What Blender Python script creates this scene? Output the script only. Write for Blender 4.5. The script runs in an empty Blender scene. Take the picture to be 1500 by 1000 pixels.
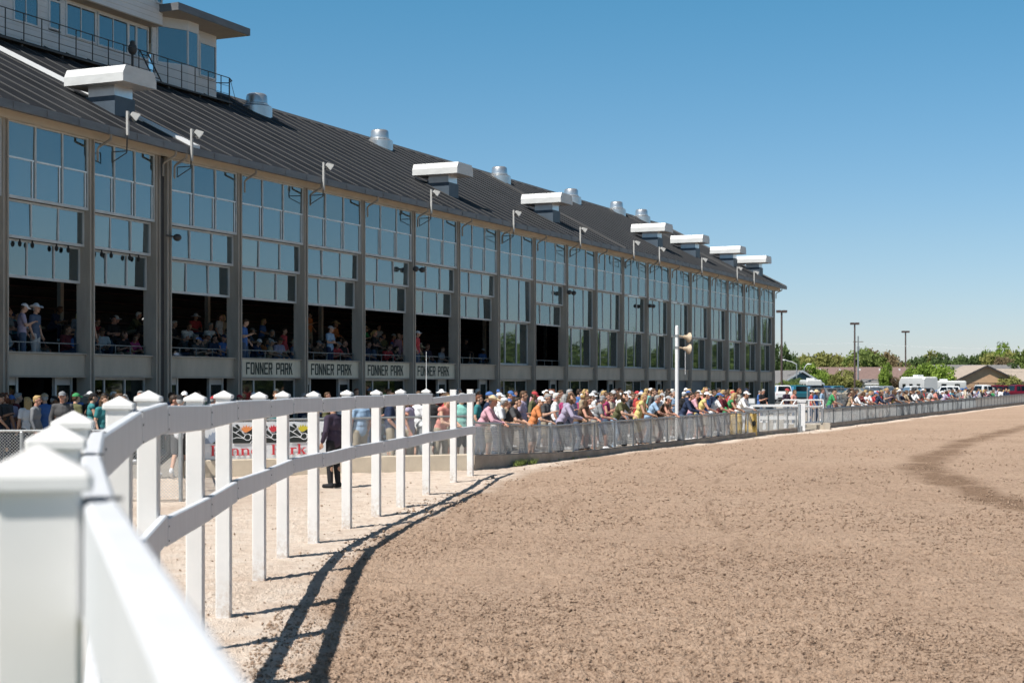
import bpy, bmesh, math, random
import numpy as np
from mathutils import Vector, Matrix, Quaternion
R = math.radians
random.seed(11)
rng = np.random.default_rng(11)
scene = bpy.context.scene
COL = scene.collection

# ---------------------------------------------------------------- helpers
class MB:
    def __init__(s): s.v = []; s.f = []; s.m = []; s.n = 0
    def add(s, vs, fs, mi=0):
        b = s.n
        s.v.extend([tuple(map(float, p)) for p in vs]); s.n += len(vs)
        for q in fs:
            s.f.append([b + i for i in q]); s.m.append(mi)
    def hexa(s, p, mi=0):      # 4 bottom (ccw), 4 top
        s.add(p, [(3,2,1,0),(4,5,6,7),(0,1,5,4),(1,2,6,5),(2,3,7,6),(3,0,4,7)], mi)
    def box(s, x0, x1, y0, y1, z0, z1, mi=0):
        s.hexa([(x0,y0,z0),(x1,y0,z0),(x1,y1,z0),(x0,y1,z0),(x0,y0,z1),(x1,y0,z1),(x1,y1,z1),(x0,y1,z1)], mi)
    def obox(s, c, a, b, e, mi=0):   # centre and three half vectors
        c, a, b, e = Vector(c), Vector(a), Vector(b), Vector(e)
        s.hexa([c-a-b-e, c+a-b-e, c+a+b-e, c-a+b-e, c-a-b+e, c+a-b+e, c+a+b+e, c-a+b+e], mi)
    def prism(s, pts, off, mi=0):
        pts = [Vector(p) for p in pts]; off = Vector(off); n = len(pts)
        s.add(pts + [p + off for p in pts], [tuple(range(n-1, -1, -1)), tuple(range(n, 2*n))] + [(i, (i+1) % n, n+(i+1) % n, n+i) for i in range(n)], mi)
    def tube(s, p0, p1, r0, r1=None, n=8, caps=True, mi=0):
        r1 = r0 if r1 is None else r1
        p0, p1 = Vector(p0), Vector(p1); ax = p1 - p0
        if ax.length < 1e-6: return
        ax.normalize()
        u = ax.orthogonal().normalized(); w = ax.cross(u)
        vs = []
        for p, r in ((p0, r0), (p1, r1)):
            for i in range(n):
                a = 2*math.pi*i/n
                vs.append(p + (u*math.cos(a) + w*math.sin(a))*r)
        fs = [(i, (i+1) % n, n+(i+1) % n, n+i) for i in range(n)]
        if caps: fs += [tuple(range(n-1, -1, -1)), tuple(range(n, 2*n))]
        s.add(vs, fs, mi)
    def path(s, pts, r, n=8, mi=0):
        for a, b in zip(pts[:-1], pts[1:]): s.tube(a, b, r, r, n, True, mi)
    def lathe(s, c, prof, n=16, mi=0, M=None):
        c = Vector(c); vs = []
        for r, z in prof:
            for i in range(n):
                a = 2*math.pi*i/n
                p = Vector((r*math.cos(a), r*math.sin(a), z))
                vs.append(c + (M @ p if M else p))
        fs = []
        for k in range(len(prof)-1):
            for i in range(n): fs.append((k*n+i, k*n+(i+1) % n, (k+1)*n+(i+1) % n, (k+1)*n+i))
        fs.append(tuple(range(n-1, -1, -1))); fs.append(tuple(range((len(prof)-1)*n, len(prof)*n)))
        s.add(vs, fs, mi)
    def ell(s, c, r, M=None, nu=12, nv=8, mi=0):
        c = Vector(c); vs = [c + (M @ Vector((0,0,-r[2])) if M else Vector((0,0,-r[2])))]
        for j in range(1, nv):
            t = -math.pi/2 + math.pi*j/nv
            for i in range(nu):
                a = 2*math.pi*i/nu
                p = Vector((r[0]*math.cos(t)*math.cos(a), r[1]*math.cos(t)*math.sin(a), r[2]*math.sin(t)))
                vs.append(c + (M @ p if M else p))
        vs.append(c + (M @ Vector((0,0,r[2])) if M else Vector((0,0,r[2]))))
        L = len(vs)-1; fs = []
        for i in range(nu): fs.append((0, 1+(i+1) % nu, 1+i))
        for j in range(nv-2):
            for i in range(nu):
                a = 1+j*nu
                fs.append((a+i, a+(i+1) % nu, a+nu+(i+1) % nu, a+nu+i))
        a = 1+(nv-2)*nu
        for i in range(nu): fs.append((a+i, a+(i+1) % nu, L))
        s.add(vs, fs, mi)
    def cap(s, p0, p1, r0, r1, n=12):   # tapered capsule, closed
        p0, p1 = Vector(p0), Vector(p1)
        s.ell(p0, (r0,)*3, None, n, 8); s.ell(p1, (r1,)*3, None, n, 8)
        s.tube(p0, p1, r0, r1, n)
    def mesh(s, name, off=(0,0,0), smooth=0):
        me = bpy.data.meshes.new(name)
        o = Vector(off)
        me.from_pydata([(x-o.x, y-o.y, z-o.z) for x, y, z in s.v], [], s.f)
        me.polygons.foreach_set('material_index', s.m)
        if smooth:
            me.shade_smooth()
            if smooth < 180: me.set_sharp_from_angle(angle=R(smooth))
        me.update()
        return me

def rootloc(o):
    l = Vector((0,0,0))
    while o is not None: l += o.location; o = o.parent
    return l
def link(name, me, mats=None, parent=None, loc=None):
    o = bpy.data.objects.new(name, me); COL.objects.link(o)
    if mats is not None and not len(me.materials):
        for m in (mats if isinstance(mats, (list, tuple)) else [mats]): me.materials.append(m)
    if parent is not None: o.parent = parent
    if loc is not None: o.location = loc
    return o
def part(name, mb, mats, parent, smooth=0):           # world-built mesh under an unrotated thing
    return link(name, mb.mesh(name, rootloc(parent), smooth), mats, parent)
def single(name, mb, mats, loc, label=None, cat=None, group=None, kind=None, smooth=0):
    o = link(name, mb.mesh(name, loc, smooth), mats, None, loc)
    return tag(o, label, cat, group, kind)
def tag(o, label=None, cat=None, group=None, kind=None):
    if label: o['label'] = label
    if cat: o['category'] = cat
    if group: o['group'] = group
    if kind: o['kind'] = kind
    return o
def thing(name, label, cat, loc=(0,0,0), rz=0, group=None):
    o = bpy.data.objects.new(name, None); COL.objects.link(o)
    o.empty_display_size = .2
    o.location = loc; o.rotation_euler = (0,0,rz)
    return tag(o, label, cat, group)
def copy_tree(o, parent=None):
    c = o.copy(); COL.objects.link(c)
    if parent is not None: c.parent = parent
    for ch in list(o.children): copy_tree(ch, c)
    return c

# ---------------------------------------------------------------- materials
def nd(t, typ, **kw):
    n = t.nodes.new(typ)
    for k, v in kw.items():
        if k in n.inputs: n.inputs[k].default_value = v
        else: setattr(n, k, v)
    return n
def mat(name, col, rough=.6, metal=0., noise=None, bump=None, spec=.4, second=None, stretch=None, detail=5):
    """Principled with a little colour mottling: noise=(scale, amount), bump=(scale, strength, distance)."""
    m = bpy.data.materials.new(name); m.use_nodes = True
    t = m.node_tree; b = t.nodes['Principled BSDF']
    b.inputs['Base Color'].default_value = (*col, 1)
    b.inputs['Roughness'].default_value = rough; b.inputs['Metallic'].default_value = metal
    b.inputs['Specular IOR Level'].default_value = spec
    tc = nd(t, 'ShaderNodeTexCoord')
    src = tc.outputs['Object']
    if stretch:
        mp = nd(t, 'ShaderNodeMapping'); mp.inputs['Scale'].default_value = stretch
        t.links.new(src, mp.inputs['Vector']); src = mp.outputs['Vector']
    if noise:
        n = nd(t, 'ShaderNodeTexNoise', Scale=noise[0], Detail=detail, Roughness=.65)
        t.links.new(src, n.inputs['Vector'])
        r = nd(t, 'ShaderNodeValToRGB')
        a = noise[1]
        r.color_ramp.elements[0].position = .3; r.color_ramp.elements[1].position = .7
        c2 = second or tuple(min(1, c*(1+a)) for c in col)
        r.color_ramp.elements[0].color = (*[c*(1-a) for c in col], 1)
        r.color_ramp.elements[1].color = (*c2, 1)
        t.links.new(n.outputs['Fac'], r.inputs['Fac']); t.links.new(r.outputs['Color'], b.inputs['Base Color'])
    if bump:
        n2 = nd(t, 'ShaderNodeTexNoise', Scale=bump[0], Detail=4.)
        t.links.new(src, n2.inputs['Vector'])
        bp = nd(t, 'ShaderNodeBump', Strength=bump[1], Distance=bump[2])
        t.links.new(n2.outputs['Fac'], bp.inputs['Height']); t.links.new(bp.outputs['Normal'], b.inputs['Normal'])
    return m
def glass(name, tint, ior, refl=(.9,.97,1), rough=.02, film=(.0,.05)):
    m = bpy.data.materials.new(name); m.use_nodes = True; t = m.node_tree
    t.nodes.remove(t.nodes['Principled BSDF']); out = t.nodes['Material Output']
    tr = nd(t, 'ShaderNodeBsdfTransparent', Color=(*tint,1)); gl = nd(t, 'ShaderNodeBsdfGlossy', Color=(*refl,1), Roughness=rough)
    fr = nd(t, 'ShaderNodeFresnel', IOR=ior); mx = nd(t, 'ShaderNodeMixShader')
    tc = nd(t, 'ShaderNodeTexCoord'); n = nd(t, 'ShaderNodeTexNoise', Scale=.9, Detail=1.)
    bp = nd(t, 'ShaderNodeBump', Strength=.05, Distance=.02)
    t.links.new(tc.outputs['Object'], n.inputs['Vector']); t.links.new(n.outputs['Fac'], bp.inputs['Height'])
    t.links.new(bp.outputs['Normal'], gl.inputs['Normal'])
    t.links.new(fr.outputs['Fac'], mx.inputs['Fac']); t.links.new(tr.outputs[0], mx.inputs[1]); t.links.new(gl.outputs[0], mx.inputs[2])
    # a thin uneven film of dust on the pane
    df = nd(t, 'ShaderNodeBsdfDiffuse', Color=(.40,.50,.55,1)); n2 = nd(t, 'ShaderNodeTexNoise', Scale=.55, Detail=4., Roughness=.6); rp_ = nd(t, 'ShaderNodeMapRange')
    rp_.inputs['From Min'].default_value = .35; rp_.inputs['From Max'].default_value = .7; rp_.inputs['To Min'].default_value = film[0]; rp_.inputs['To Max'].default_value = film[1]
    mp = nd(t, 'ShaderNodeMapping'); mp.inputs['Scale'].default_value = (1.,1.,.45); t.links.new(tc.outputs['Object'], mp.inputs['Vector']); t.links.new(mp.outputs['Vector'], n2.inputs['Vector'])
    m2 = nd(t, 'ShaderNodeMixShader'); t.links.new(n2.outputs['Fac'], rp_.inputs['Value']); t.links.new(rp_.outputs['Result'], m2.inputs['Fac'])
    t.links.new(mx.outputs[0], m2.inputs[1]); t.links.new(df.outputs[0], m2.inputs[2])
    t.links.new(m2.outputs[0], out.inputs['Surface'])
    return m

MT = {}
MT['vinyl'] = mat('white_vinyl', (.70,.69,.68), .42, noise=(2.2, .05), bump=(30., .05, .002))
MT['vinyl_rail'] = mat('white_vinyl_rail', (.70,.715,.75), .42, noise=(9., .06), bump=(25., .08, .002), stretch=(1,1,.12))
def splash(m):      # dried mud thrown up on the foot of the posts
    t = m.node_tree; b = t.nodes['Principled BSDF']; src = b.inputs['Base Color'].links[0].from_socket
    tc = t.nodes['Texture Coordinate']; sx = nd(t, 'ShaderNodeSeparateXYZ'); t.links.new(tc.outputs['Object'], sx.inputs[0])
    mr = nd(t, 'ShaderNodeMapRange'); t.links.new(sx.outputs['Z'], mr.inputs['Value']); mr.inputs['From Min'].default_value = .38; mr.inputs['From Max'].default_value = .0
    n = nd(t, 'ShaderNodeTexNoise', Scale=16., Detail=5., Roughness=.7); t.links.new(tc.outputs['Object'], n.inputs['Vector'])
    r2 = nd(t, 'ShaderNodeMapRange'); t.links.new(n.outputs['Fac'], r2.inputs['Value']); r2.inputs['From Min'].default_value = .42; r2.inputs['From Max'].default_value = .68
    ml = nd(t, 'ShaderNodeMath', operation='MULTIPLY', use_clamp=True); t.links.new(mr.outputs[0], ml.inputs[0]); t.links.new(r2.outputs[0], ml.inputs[1])
    x = t.nodes.new('ShaderNodeMix'); x.data_type = 'RGBA'; t.links.new(ml.outputs[0], x.inputs[0]); t.links.new(src, x.inputs[6]); x.inputs[7].default_value = (.42,.33,.26,1)
    t.links.new(x.outputs[2], b.inputs['Base Color'])
splash(MT['vinyl'])
MT['steel'] = mat('dark_bolt_steel', (.10,.10,.11), .5, .6)
MT['galv'] = mat('galvanised_steel', (.36,.38,.39), .45, .55, noise=(20., .2))
MT['galv_dark'] = mat('weathered_galvanised_steel', (.17,.19,.20), .5, .4, noise=(12., .3))
MT['wire'] = mat('fence_wire', (.44,.47,.49), .5, .4)
MT['wire_dark'] = mat('fence_wire_weathered', (.20,.23,.25), .55, .3)
MT['concrete'] = mat('concrete', (.40,.36,.30), .85, noise=(2.2, .18), bump=(40., .3, .01))
MT['concrete_dark'] = mat('kerb_concrete', (.33,.275,.225), .9, noise=(1.6, .3), bump=(30., .4, .02))
MT['concrete_pale'] = mat('pale_concrete', (.60,.52,.41), .85, noise=(2.2, .12), bump=(40., .3, .01))
MT['apron'] = mat('apron_concrete', (.30,.27,.235), .9, noise=(.8, .15), bump=(25., .2, .01))
MT['asphalt'] = mat('asphalt', (.09,.09,.09), .9, noise=(.6, .3), bump=(30., .3, .01))
MT['grassland'] = mat('dry_grass_ground', (.13,.15,.06), .95, noise=(.25, .4), second=(.22,.19,.10))
MT['column'] = mat('painted_steel_column', (.34,.305,.265), .55, noise=(2.2, .22), stretch=(1,1,.2))
MT['column_dark'] = mat('dark_steel_trim', (.06,.06,.062), .55, noise=(2., .2))
MT['spandrel'] = mat('spandrel_panel', (.42,.38,.32), .7, noise=(1.6, .15), stretch=(1,1,.3), bump=(12., .06, .01))
MT['spandrel_sign'] = mat('sign_panel', (.60,.575,.48), .7, noise=(1.8, .12), stretch=(1,1,.35))
MT['ink'] = mat('dark_green_paint', (.02,.03,.022), .6, noise=(8., .2))
MT['beam'] = mat('tan_eave_beam', (.46,.40,.325), .65, noise=(.8, .12), stretch=(1,1,3))
MT['alu'] = mat('aluminium_frame', (.50,.52,.53), .45, .1, noise=(2., .12))
MT['alu_light'] = mat('pale_sash_frame', (.72,.76,.78), .4, .2, noise=(2., .08))
MT['roof'] = mat('charcoal_metal_roof', (.0205,.0215,.0245), .65, .0, noise=(.6, .45), bump=(2., .15, .02), spec=.12, stretch=(1,1,.15))
MT['seam'] = mat('roof_seam', (.078,.078,.08), .6, .1)
MT['gutter'] = mat('grey_gutter', (.15,.155,.165), .5, .2, noise=(.7, .25), stretch=(1,1,4))
MT['white_metal'] = mat('white_painted_metal', (.74,.75,.76), .4, noise=(1.2, .04))
MT['hood_white'] = mat('weathered_white_sheet', (.60,.61,.61), .45, noise=(1.6, .10), stretch=(1,1,3))
MT['lamp_grey'] = mat('pale_grey_lamp', (.42,.42,.41), .5, noise=(4., .12))
MT['hood_dark'] = mat('blue_grey_duct', (.075,.10,.13), .5, .2, noise=(2., .15))
MT['zinc'] = mat('spun_aluminium', (.62,.63,.64), .32, .8, noise=(3., .08))
MT['siding'] = mat('white_lap_siding', (.66,.68,.70), .6, noise=(1.1, .06))
MT['soffit'] = mat('warm_soffit', (.44,.39,.33), .75, noise=(1.2, .08))
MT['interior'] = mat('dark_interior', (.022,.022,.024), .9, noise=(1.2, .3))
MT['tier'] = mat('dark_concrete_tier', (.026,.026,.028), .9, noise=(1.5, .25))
MT['glass'] = glass('window_glass', (.42,.49,.51), 3.0, (.84,.96,.97), film=(.01,.10))
MT['glass_pale'] = glass('pale_window_glass', (.44,.51,.53), 3.5, (.84,.96,.97), film=(.02,.16))
MT['glass_dark'] = glass('ground_floor_glass', (.25,.28,.28), 1.6, (.85,.95,.9))
MT['glass_car'] = glass('car_glass', (.10,.13,.15), 1.6)
MT['black'] = mat('black_rubber', (.018,.018,.018), .7)
MT['rim'] = mat('alloy_rim', (.5,.5,.52), .35, .7)
MT['lamp_red'] = mat('red_lens', (.35,.02,.02), .25)
MT['lamp_clear'] = mat('clear_lens', (.75,.77,.8), .15)
MT['horn'] = mat('beige_horn', (.50,.40,.29), .55, noise=(6., .1))
MT['yellow'] = mat('yellow_plastic', (.62,.42,.10), .5, noise=(4., .1))
MT['banner'] = mat('white_vinyl_banner', (.74,.76,.78), .5, noise=(2., .03), bump=(3., .15, .02))
MT['red_ink'] = mat('red_print', (.60,.045,.06), .5)
MT['black_ink'] = mat('black_print', (.02,.025,.024), .5)
MT['orange_ink'] = mat('orange_print', (.80,.28,.09), .5)
MT['yellow_ink'] = mat('yellow_print', (.62,.52,.04), .5)
MT['blue_ink'] = mat('grey_blue_print', (.30,.36,.46), .5)
MT['wood'] = mat('weathered_wood', (.16,.12,.09), .85, noise=(2., .25), stretch=(1,1,.1))
MT['bark'] = mat('bark', (.09,.07,.05), .95, noise=(3., .3), bump=(8., .5, .03))
MT['mastpole'] = mat('brown_lamp_mast', (.085,.06,.055), .6, noise=(2., .1))

# ---------------------------------------------------------------- world frames
class Fr:
    def __init__(s, o, d):
        s.o = Vector((*o, 0)); s.d = Vector((*d, 0)).normalized(); s.n = Vector((s.d.y, -s.d.x, 0))
    def P(s, u, w, z): return s.o + s.d*u - s.n*w + Vector((0,0,z))
    def box(s, mb, u0, u1, w0, w1, z0, z1, mi=0):
        mb.hexa([s.P(u0,w0,z0), s.P(u1,w0,z0), s.P(u1,w1,z0), s.P(u0,w1,z0), s.P(u0,w0,z1), s.P(u1,w0,z1), s.P(u1,w1,z1), s.P(u0,w1,z1)], mi)
    def prism_u(s, mb, prof, u0, u1, mi=0):       # (w,z) profile swept along the facade
        mb.prism([s.P(u0, w, z) for w, z in prof], s.d*(u1-u0), mi)
FR = Fr((-8.78, 50.), (.4085, .9127))        # main run of the stand
FL = Fr((-10.47, 46.2), (.3527, .9357))      # near run, slightly bent
BAY = 4.045
# ---------------------------------------------------------------- ground
def vnoise(x, y, sc, seed=0):
    x = x*sc; y = y*sc
    xi = np.floor(x).astype(np.int64); yi = np.floor(y).astype(np.int64)
    fx = x-xi; fy = y-yi
    fx = fx*fx*(3-2*fx); fy = fy*fy*(3-2*fy)
    def h(a, b):
        n = (a*374761393 + b*668265263 + seed*974634777) & 0xffffffff
        n = ((n ^ (n >> 13))*1274126177) & 0xffffffff
        return ((n ^ (n >> 16)) & 0xffff)/65535.
    return (h(xi,yi)*(1-fx)+h(xi+1,yi)*fx)*(1-fy) + (h(xi,yi+1)*(1-fx)+h(xi+1,yi+1)*fx)*fy
KERB_M, KERB_C = .4476, -16.7
SP0, SP1, SP2 = (-.95, 35.2), (-6.9, 32.2), (-18., 31.4)      # corner and run of the spur fence
def is_apron(X, Y):
    k = X - (KERB_M*Y + KERB_C)
    sl1 = (SP0[1]-SP1[1])/(SP0[0]-SP1[0]); sl2 = (SP1[1]-SP2[1])/(SP1[0]-SP2[0])
    yb = np.where(X > SP1[0], SP1[1]+(X-SP1[0])*sl1, SP1[1]+(X-SP1[0])*sl2)
    return (k < 0) & (Y > yb), k, yb
BX = np.array([-.9, -1.75, -1.94, -1.97, -1.77, -1.45, -.66, .155, 1.62, 5.9, 12.6, 20.9, 30.6, 52.])
BY = np.array([4., 11.3, 14.6, 17.7, 21., 25.1, 29.8, 34.9, 40.5, 49.4, 63.5, 82.5, 104., 152.])
LX = np.array([30, 23.4, 16., 11., 9.7, 8.9, 8.57, 8.4, 8.5, 8.9]); LY = np.array([84, 70., 53.6, 40.5, 36.3, 31.25, 27.95, 25.1, 21, 14.])

yp = np.concatenate([np.arange(1600, 1010, -4.), np.arange(1010, 760, -1.0), np.arange(760, 640, -.8), np.arange(640, 589, -.5)])
Yr = 4500/(yp-561)
xr = np.concatenate([np.arange(-.62, -.36, .006), np.arange(-.36, .37, .00085), np.arange(.37, .95, .012)])
XX = np.outer(Yr, xr); YY = np.outer(Yr, np.ones_like(xr))
ap, kk, yb = is_apron(XX, YY)
bxl = np.interp(YY, BY, BX)
wob = (vnoise(XX, YY, .8, 3)-.5)*1.0 + (vnoise(XX, YY, 2.3, 4)-.5)*.5
sand = np.clip(.5 - (XX-bxl-.15+wob*.6)/.55, 0, 1)
sand *= np.clip(.95 + .9*(vnoise(XX, YY, .45, 8)-.35), .5, 1)
# distance to the harrow swath
dm = np.full(XX.shape, 1e9)
for i in range(len(LX)-1):
    ax, ay, bx, by = LX[i], LY[i], LX[i+1], LY[i+1]
    L2 = (bx-ax)**2+(by-ay)**2
    t = np.clip(((XX-ax)*(bx-ax)+(YY-ay)*(by-ay))/L2, 0, 1)
    dm = np.minimum(dm, np.hypot(XX-ax-t*(bx-ax), YY-ay-t*(by-ay)))
wd = .36 + .35*vnoise(XX, YY, .35, 5)
damp = np.clip(1.3 - dm/wd, 0, 1)*np.clip(.30+1.0*vnoise(XX, YY, 1.1, 6), 0, 1)*np.clip(.5+.7*vnoise(XX, YY*.6, 4., 61), 0, 1)
damp *= np.clip((YY-13)/12, 0, 1)
hoof = np.abs(YY-30.3-.07*XX - (vnoise(XX, YY, .3, 9)-.5)*2.2)
damp = np.maximum(damp, .22*np.clip(1-hoof/.6, 0, 1)*np.clip(1-np.abs(XX-4)/7, 0, 1))
kr = XX - bxl
for k0, w0 in ((1.05, .10), (2.45, .09), (4.6, .12)):       # wheel lines of the harrow, following the rail
    ln = np.clip(1-np.abs(kr-k0-(vnoise(XX, YY, .25, 71)-.5)*.3)/w0, 0, 1)*np.clip((YY-15)/6, 0, 1)*np.clip((58-YY)/20, 0, 1)
    damp = np.maximum(damp, .42*ln*np.clip(1.6*vnoise(XX, YY, .7, 72)-.2, 0, 1))
hgt = (vnoise(XX, YY, .5, 1)-.5)*.05 + (vnoise(XX, YY, 3.1, 2)-.5)*.022
near = np.clip((46-YY)/14, 0, 1)
rough_ = .5 + .7*np.clip(1.25*vnoise(XX, YY, .55, 12)-.2, 0, 1)
n1 = vnoise(XX, YY, 11., 20); n2 = vnoise(XX, YY, 23., 21); n3 = vnoise(XX, YY, 46., 22)
hgt += near*rough_*(np.clip(n1-.66, 0, 1)*.022 + np.clip(n2-.5, 0, 1)*.046 + (n3-.5)*.030)*(1-.45*sand)
foot = np.clip(vnoise(XX, YY, 2.2, 30)-.72, 0, 1)*4
hgt -= near*foot*.03*(1-sand)
hgt = np.where(ap, -.6, hgt)
nr, nc = XX.shape
me = bpy.data.meshes.new('dirt_track')
co = np.stack([XX, YY, hgt], -1).reshape(-1, 3)
me.vertices.add(nr*nc); me.vertices.foreach_set('co', co.ravel().astype(np.float32))
idx = np.arange(nr*nc).reshape(nr, nc)
q = np.stack([idx[:-1,:-1], idx[:-1,1:], idx[1:,1:], idx[1:,:-1]], -1).reshape(-1, 4)
me.loops.add(q.size); me.polygons.add(len(q))
me.loops.foreach_set('vertex_index', q.ravel().astype(np.int32))
me.polygons.foreach_set('loop_start', (np.arange(len(q))*4).astype(np.int32))
me.update(calc_edges=True)
for nm, arr in (('sand', sand), ('damp', damp)):
    a = me.attributes.new(nm, 'FLOAT', 'POINT'); a.data.foreach_set('value', arr.ravel().astype(np.float32))
me.shade_smooth()
def dirt_material(name, use_attr):
    m = bpy.data.materials.new(name); m.use_nodes = True; t = m.node_tree; b = t.nodes['Principled BSDF']
    b.inputs['Roughness'].default_value = .95; b.inputs['Specular IOR Level'].default_value = .15
    tc = nd(t, 'ShaderNodeTexCoord')
    def noise(sc, det=4., ro=.6):
        n = nd(t, 'ShaderNodeTexNoise', Scale=sc, Detail=det, Roughness=ro); t.links.new(tc.outputs['Object'], n.inputs['Vector']); return n
    def ramp(src, stops):
        r = nd(t, 'ShaderNodeValToRGB'); e = r.color_ramp.elements
        while len(e) < len(stops): e.new(.5)
        for x, (p, c) in zip(e, stops): x.position = p; x.color = (*c, 1)
        t.links.new(src, r.inputs['Fac']); return r
    def mix(f, a, c, mode='MIX'):
        x = t.nodes.new('ShaderNodeMix'); x.data_type = 'RGBA'; x.blend_type = mode
        if isinstance(f, float): x.inputs[0].default_value = f
        else: t.links.new(f, x.inputs[0])
        for s, v in ((6, a), (7, c)):
            if isinstance(v, tuple): x.inputs[s].default_value = (*v, 1)
            else: t.links.new(v, x.inputs[s])
        return x.outputs[2]
    big = ramp(noise(.22, 3.).outputs['Fac'], [(.32, (.43,.298,.214)), (.68, (.555,.402,.300))])
    mid = noise(5., 5., .7)
    c = mix(.55, big.outputs['Color'], ramp(mid.outputs['Fac'], [(.28, (.36,.245,.172)), (.5, (.525,.374,.273)), (.74, (.625,.46,.35))]).outputs['Color'])
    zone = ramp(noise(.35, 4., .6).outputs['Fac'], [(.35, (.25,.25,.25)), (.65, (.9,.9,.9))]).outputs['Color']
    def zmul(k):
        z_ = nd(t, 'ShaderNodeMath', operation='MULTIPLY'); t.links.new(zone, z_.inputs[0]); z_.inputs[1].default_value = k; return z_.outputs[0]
    def shade_specks(sc_, top):          # scattered dark specks: the shadow sides of clods put into the colour
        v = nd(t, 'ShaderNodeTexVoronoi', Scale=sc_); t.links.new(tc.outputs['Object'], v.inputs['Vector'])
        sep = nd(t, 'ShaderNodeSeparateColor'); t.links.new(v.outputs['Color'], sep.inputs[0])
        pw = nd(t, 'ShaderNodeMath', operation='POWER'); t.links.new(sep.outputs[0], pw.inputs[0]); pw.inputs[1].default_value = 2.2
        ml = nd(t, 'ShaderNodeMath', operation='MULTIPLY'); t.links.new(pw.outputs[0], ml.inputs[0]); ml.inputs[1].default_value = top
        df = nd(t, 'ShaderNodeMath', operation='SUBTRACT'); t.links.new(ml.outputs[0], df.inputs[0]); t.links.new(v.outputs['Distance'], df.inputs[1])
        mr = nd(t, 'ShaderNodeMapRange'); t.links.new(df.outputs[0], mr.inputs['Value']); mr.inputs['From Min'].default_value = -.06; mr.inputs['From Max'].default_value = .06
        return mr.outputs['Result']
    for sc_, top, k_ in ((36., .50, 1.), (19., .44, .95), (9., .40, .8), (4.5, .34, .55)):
        f_ = nd(t, 'ShaderNodeMath', operation='MULTIPLY'); t.links.new(shade_specks(sc_, top), f_.inputs[0]); t.links.new(zmul(k_), f_.inputs[1])
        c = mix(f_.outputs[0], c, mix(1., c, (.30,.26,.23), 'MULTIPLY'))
    if use_attr:
        at = nd(t, 'ShaderNodeAttribute', attribute_name='sand')
        sc = ramp(noise(3., 5., .65).outputs['Fac'], [(.25, (.60,.46,.36)), (.5, (.80,.665,.555)), (.75, (.85,.75,.66))])
        f3 = nd(t, 'ShaderNodeMath', operation='MULTIPLY'); t.links.new(shade_specks(10., .34), f3.inputs[0]); t.links.new(zmul(.8), f3.inputs[1])
        sc2 = mix(f3.outputs[0], sc.outputs['Color'], mix(1., sc.outputs['Color'], (.42,.36,.32), 'MULTIPLY'))
        c = mix(at.outputs['Fac'], c, sc2)
        dp = nd(t, 'ShaderNodeAttribute', attribute_name='damp')
        ma = nd(t, 'ShaderNodeMath', operation='MULTIPLY_ADD'); t.links.new(dp.outputs['Fac'], ma.inputs[0]); ma.inputs[1].default_value = 1.2
        sb = nd(t, 'ShaderNodeMath', operation='SUBTRACT'); t.links.new(noise(6., 6., .75).outputs['Fac'], sb.inputs[0]); sb.inputs[1].default_value = .62
        sb2 = nd(t, 'ShaderNodeMath', operation='MULTIPLY'); t.links.new(sb.outputs[0], sb2.inputs[0]); sb2.inputs[1].default_value = .55; t.links.new(sb2.outputs[0], ma.inputs[2])
        m3 = nd(t, 'ShaderNodeMath', operation='MULTIPLY', use_clamp=True); t.links.new(ma.outputs[0], m3.inputs[0]); m3.inputs[1].default_value = 1.4
        c = mix(m3.outputs[0], c, mix(1., c, (.58,.54,.50), 'MULTIPLY'))
    t.links.new(c, b.inputs['Base Color'])
    add = nd(t, 'ShaderNodeMath', operation='ADD')
    t.links.new(noise(14., 6., .7).outputs['Fac'], add.inputs[0]); t.links.new(noise(60., 3., .6).outputs['Fac'], add.inputs[1])
    bp = nd(t, 'ShaderNodeBump', Strength=1., Distance=.04)
    t.links.new(add.outputs[0], bp.inputs['Height']); t.links.new(bp.outputs['Normal'], b.inputs['Normal'])
    return m
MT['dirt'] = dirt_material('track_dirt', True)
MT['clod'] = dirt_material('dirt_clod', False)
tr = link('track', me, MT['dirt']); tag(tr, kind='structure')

# loose clods lying on the track
N = 90000
yy = 4500/rng.uniform(60, 500, N)
yy = np.where(yy > 9, yy, rng.uniform(9, 30, N))
xx = yy*rng.uniform(-.30, .42, N)
a_, k_, _ = is_apron(xx, yy)
sx = np.interp(yy, BY, BX)
dens = np.clip(2.2*vnoise(xx, yy, .45, 12)-.45, .12, 1)
keep = (~a_) & (rng.random(N) < np.where(xx < sx-.2, .03, dens*.75)) & (k_ > .1)
xx, yy = xx[keep], yy[keep]
sz = .0055 + .012*rng.random(len(xx))**2.6 + (rng.random(len(xx)) < .004)*rng.uniform(.006, .018, len(xx))
sz *= np.clip(yy/16, .9, 1.6)
octv = np.array([(1,0,0),(-1,0,0),(0,1,0),(0,-1,0),(0,0,1),(0,0,-1)], float)
octf = np.array([(0,2,4),(2,1,4),(1,3,4),(3,0,4),(2,0,5),(1,2,5),(3,1,5),(0,3,5)])
V = octv[None]*sz[:,None,None]*(1+.5*(rng.random((len(xx), 6, 1))-.5))
V *= np.array([1.1, 1.1, .8]); V += (rng.random(V.shape)-.5)*sz[:,None,None]*.7
th = rng.random(len(xx))*6.28
V = np.stack([V[...,0]*np.cos(th)[:,None]-V[...,1]*np.sin(th)[:,None], V[...,0]*np.sin(th)[:,None]+V[...,1]*np.cos(th)[:,None], V[...,2]], -1)
gz = (vnoise(xx, yy, .5, 1)-.5)*.05 + (vnoise(xx, yy, 3.1, 2)-.5)*.022 + .006
V += np.stack([xx, yy, gz+sz*.4], -1)[:,None]
Fc = (octf[None] + 6*np.arange(len(xx))[:,None,None]).reshape(-1, 3)
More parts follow.
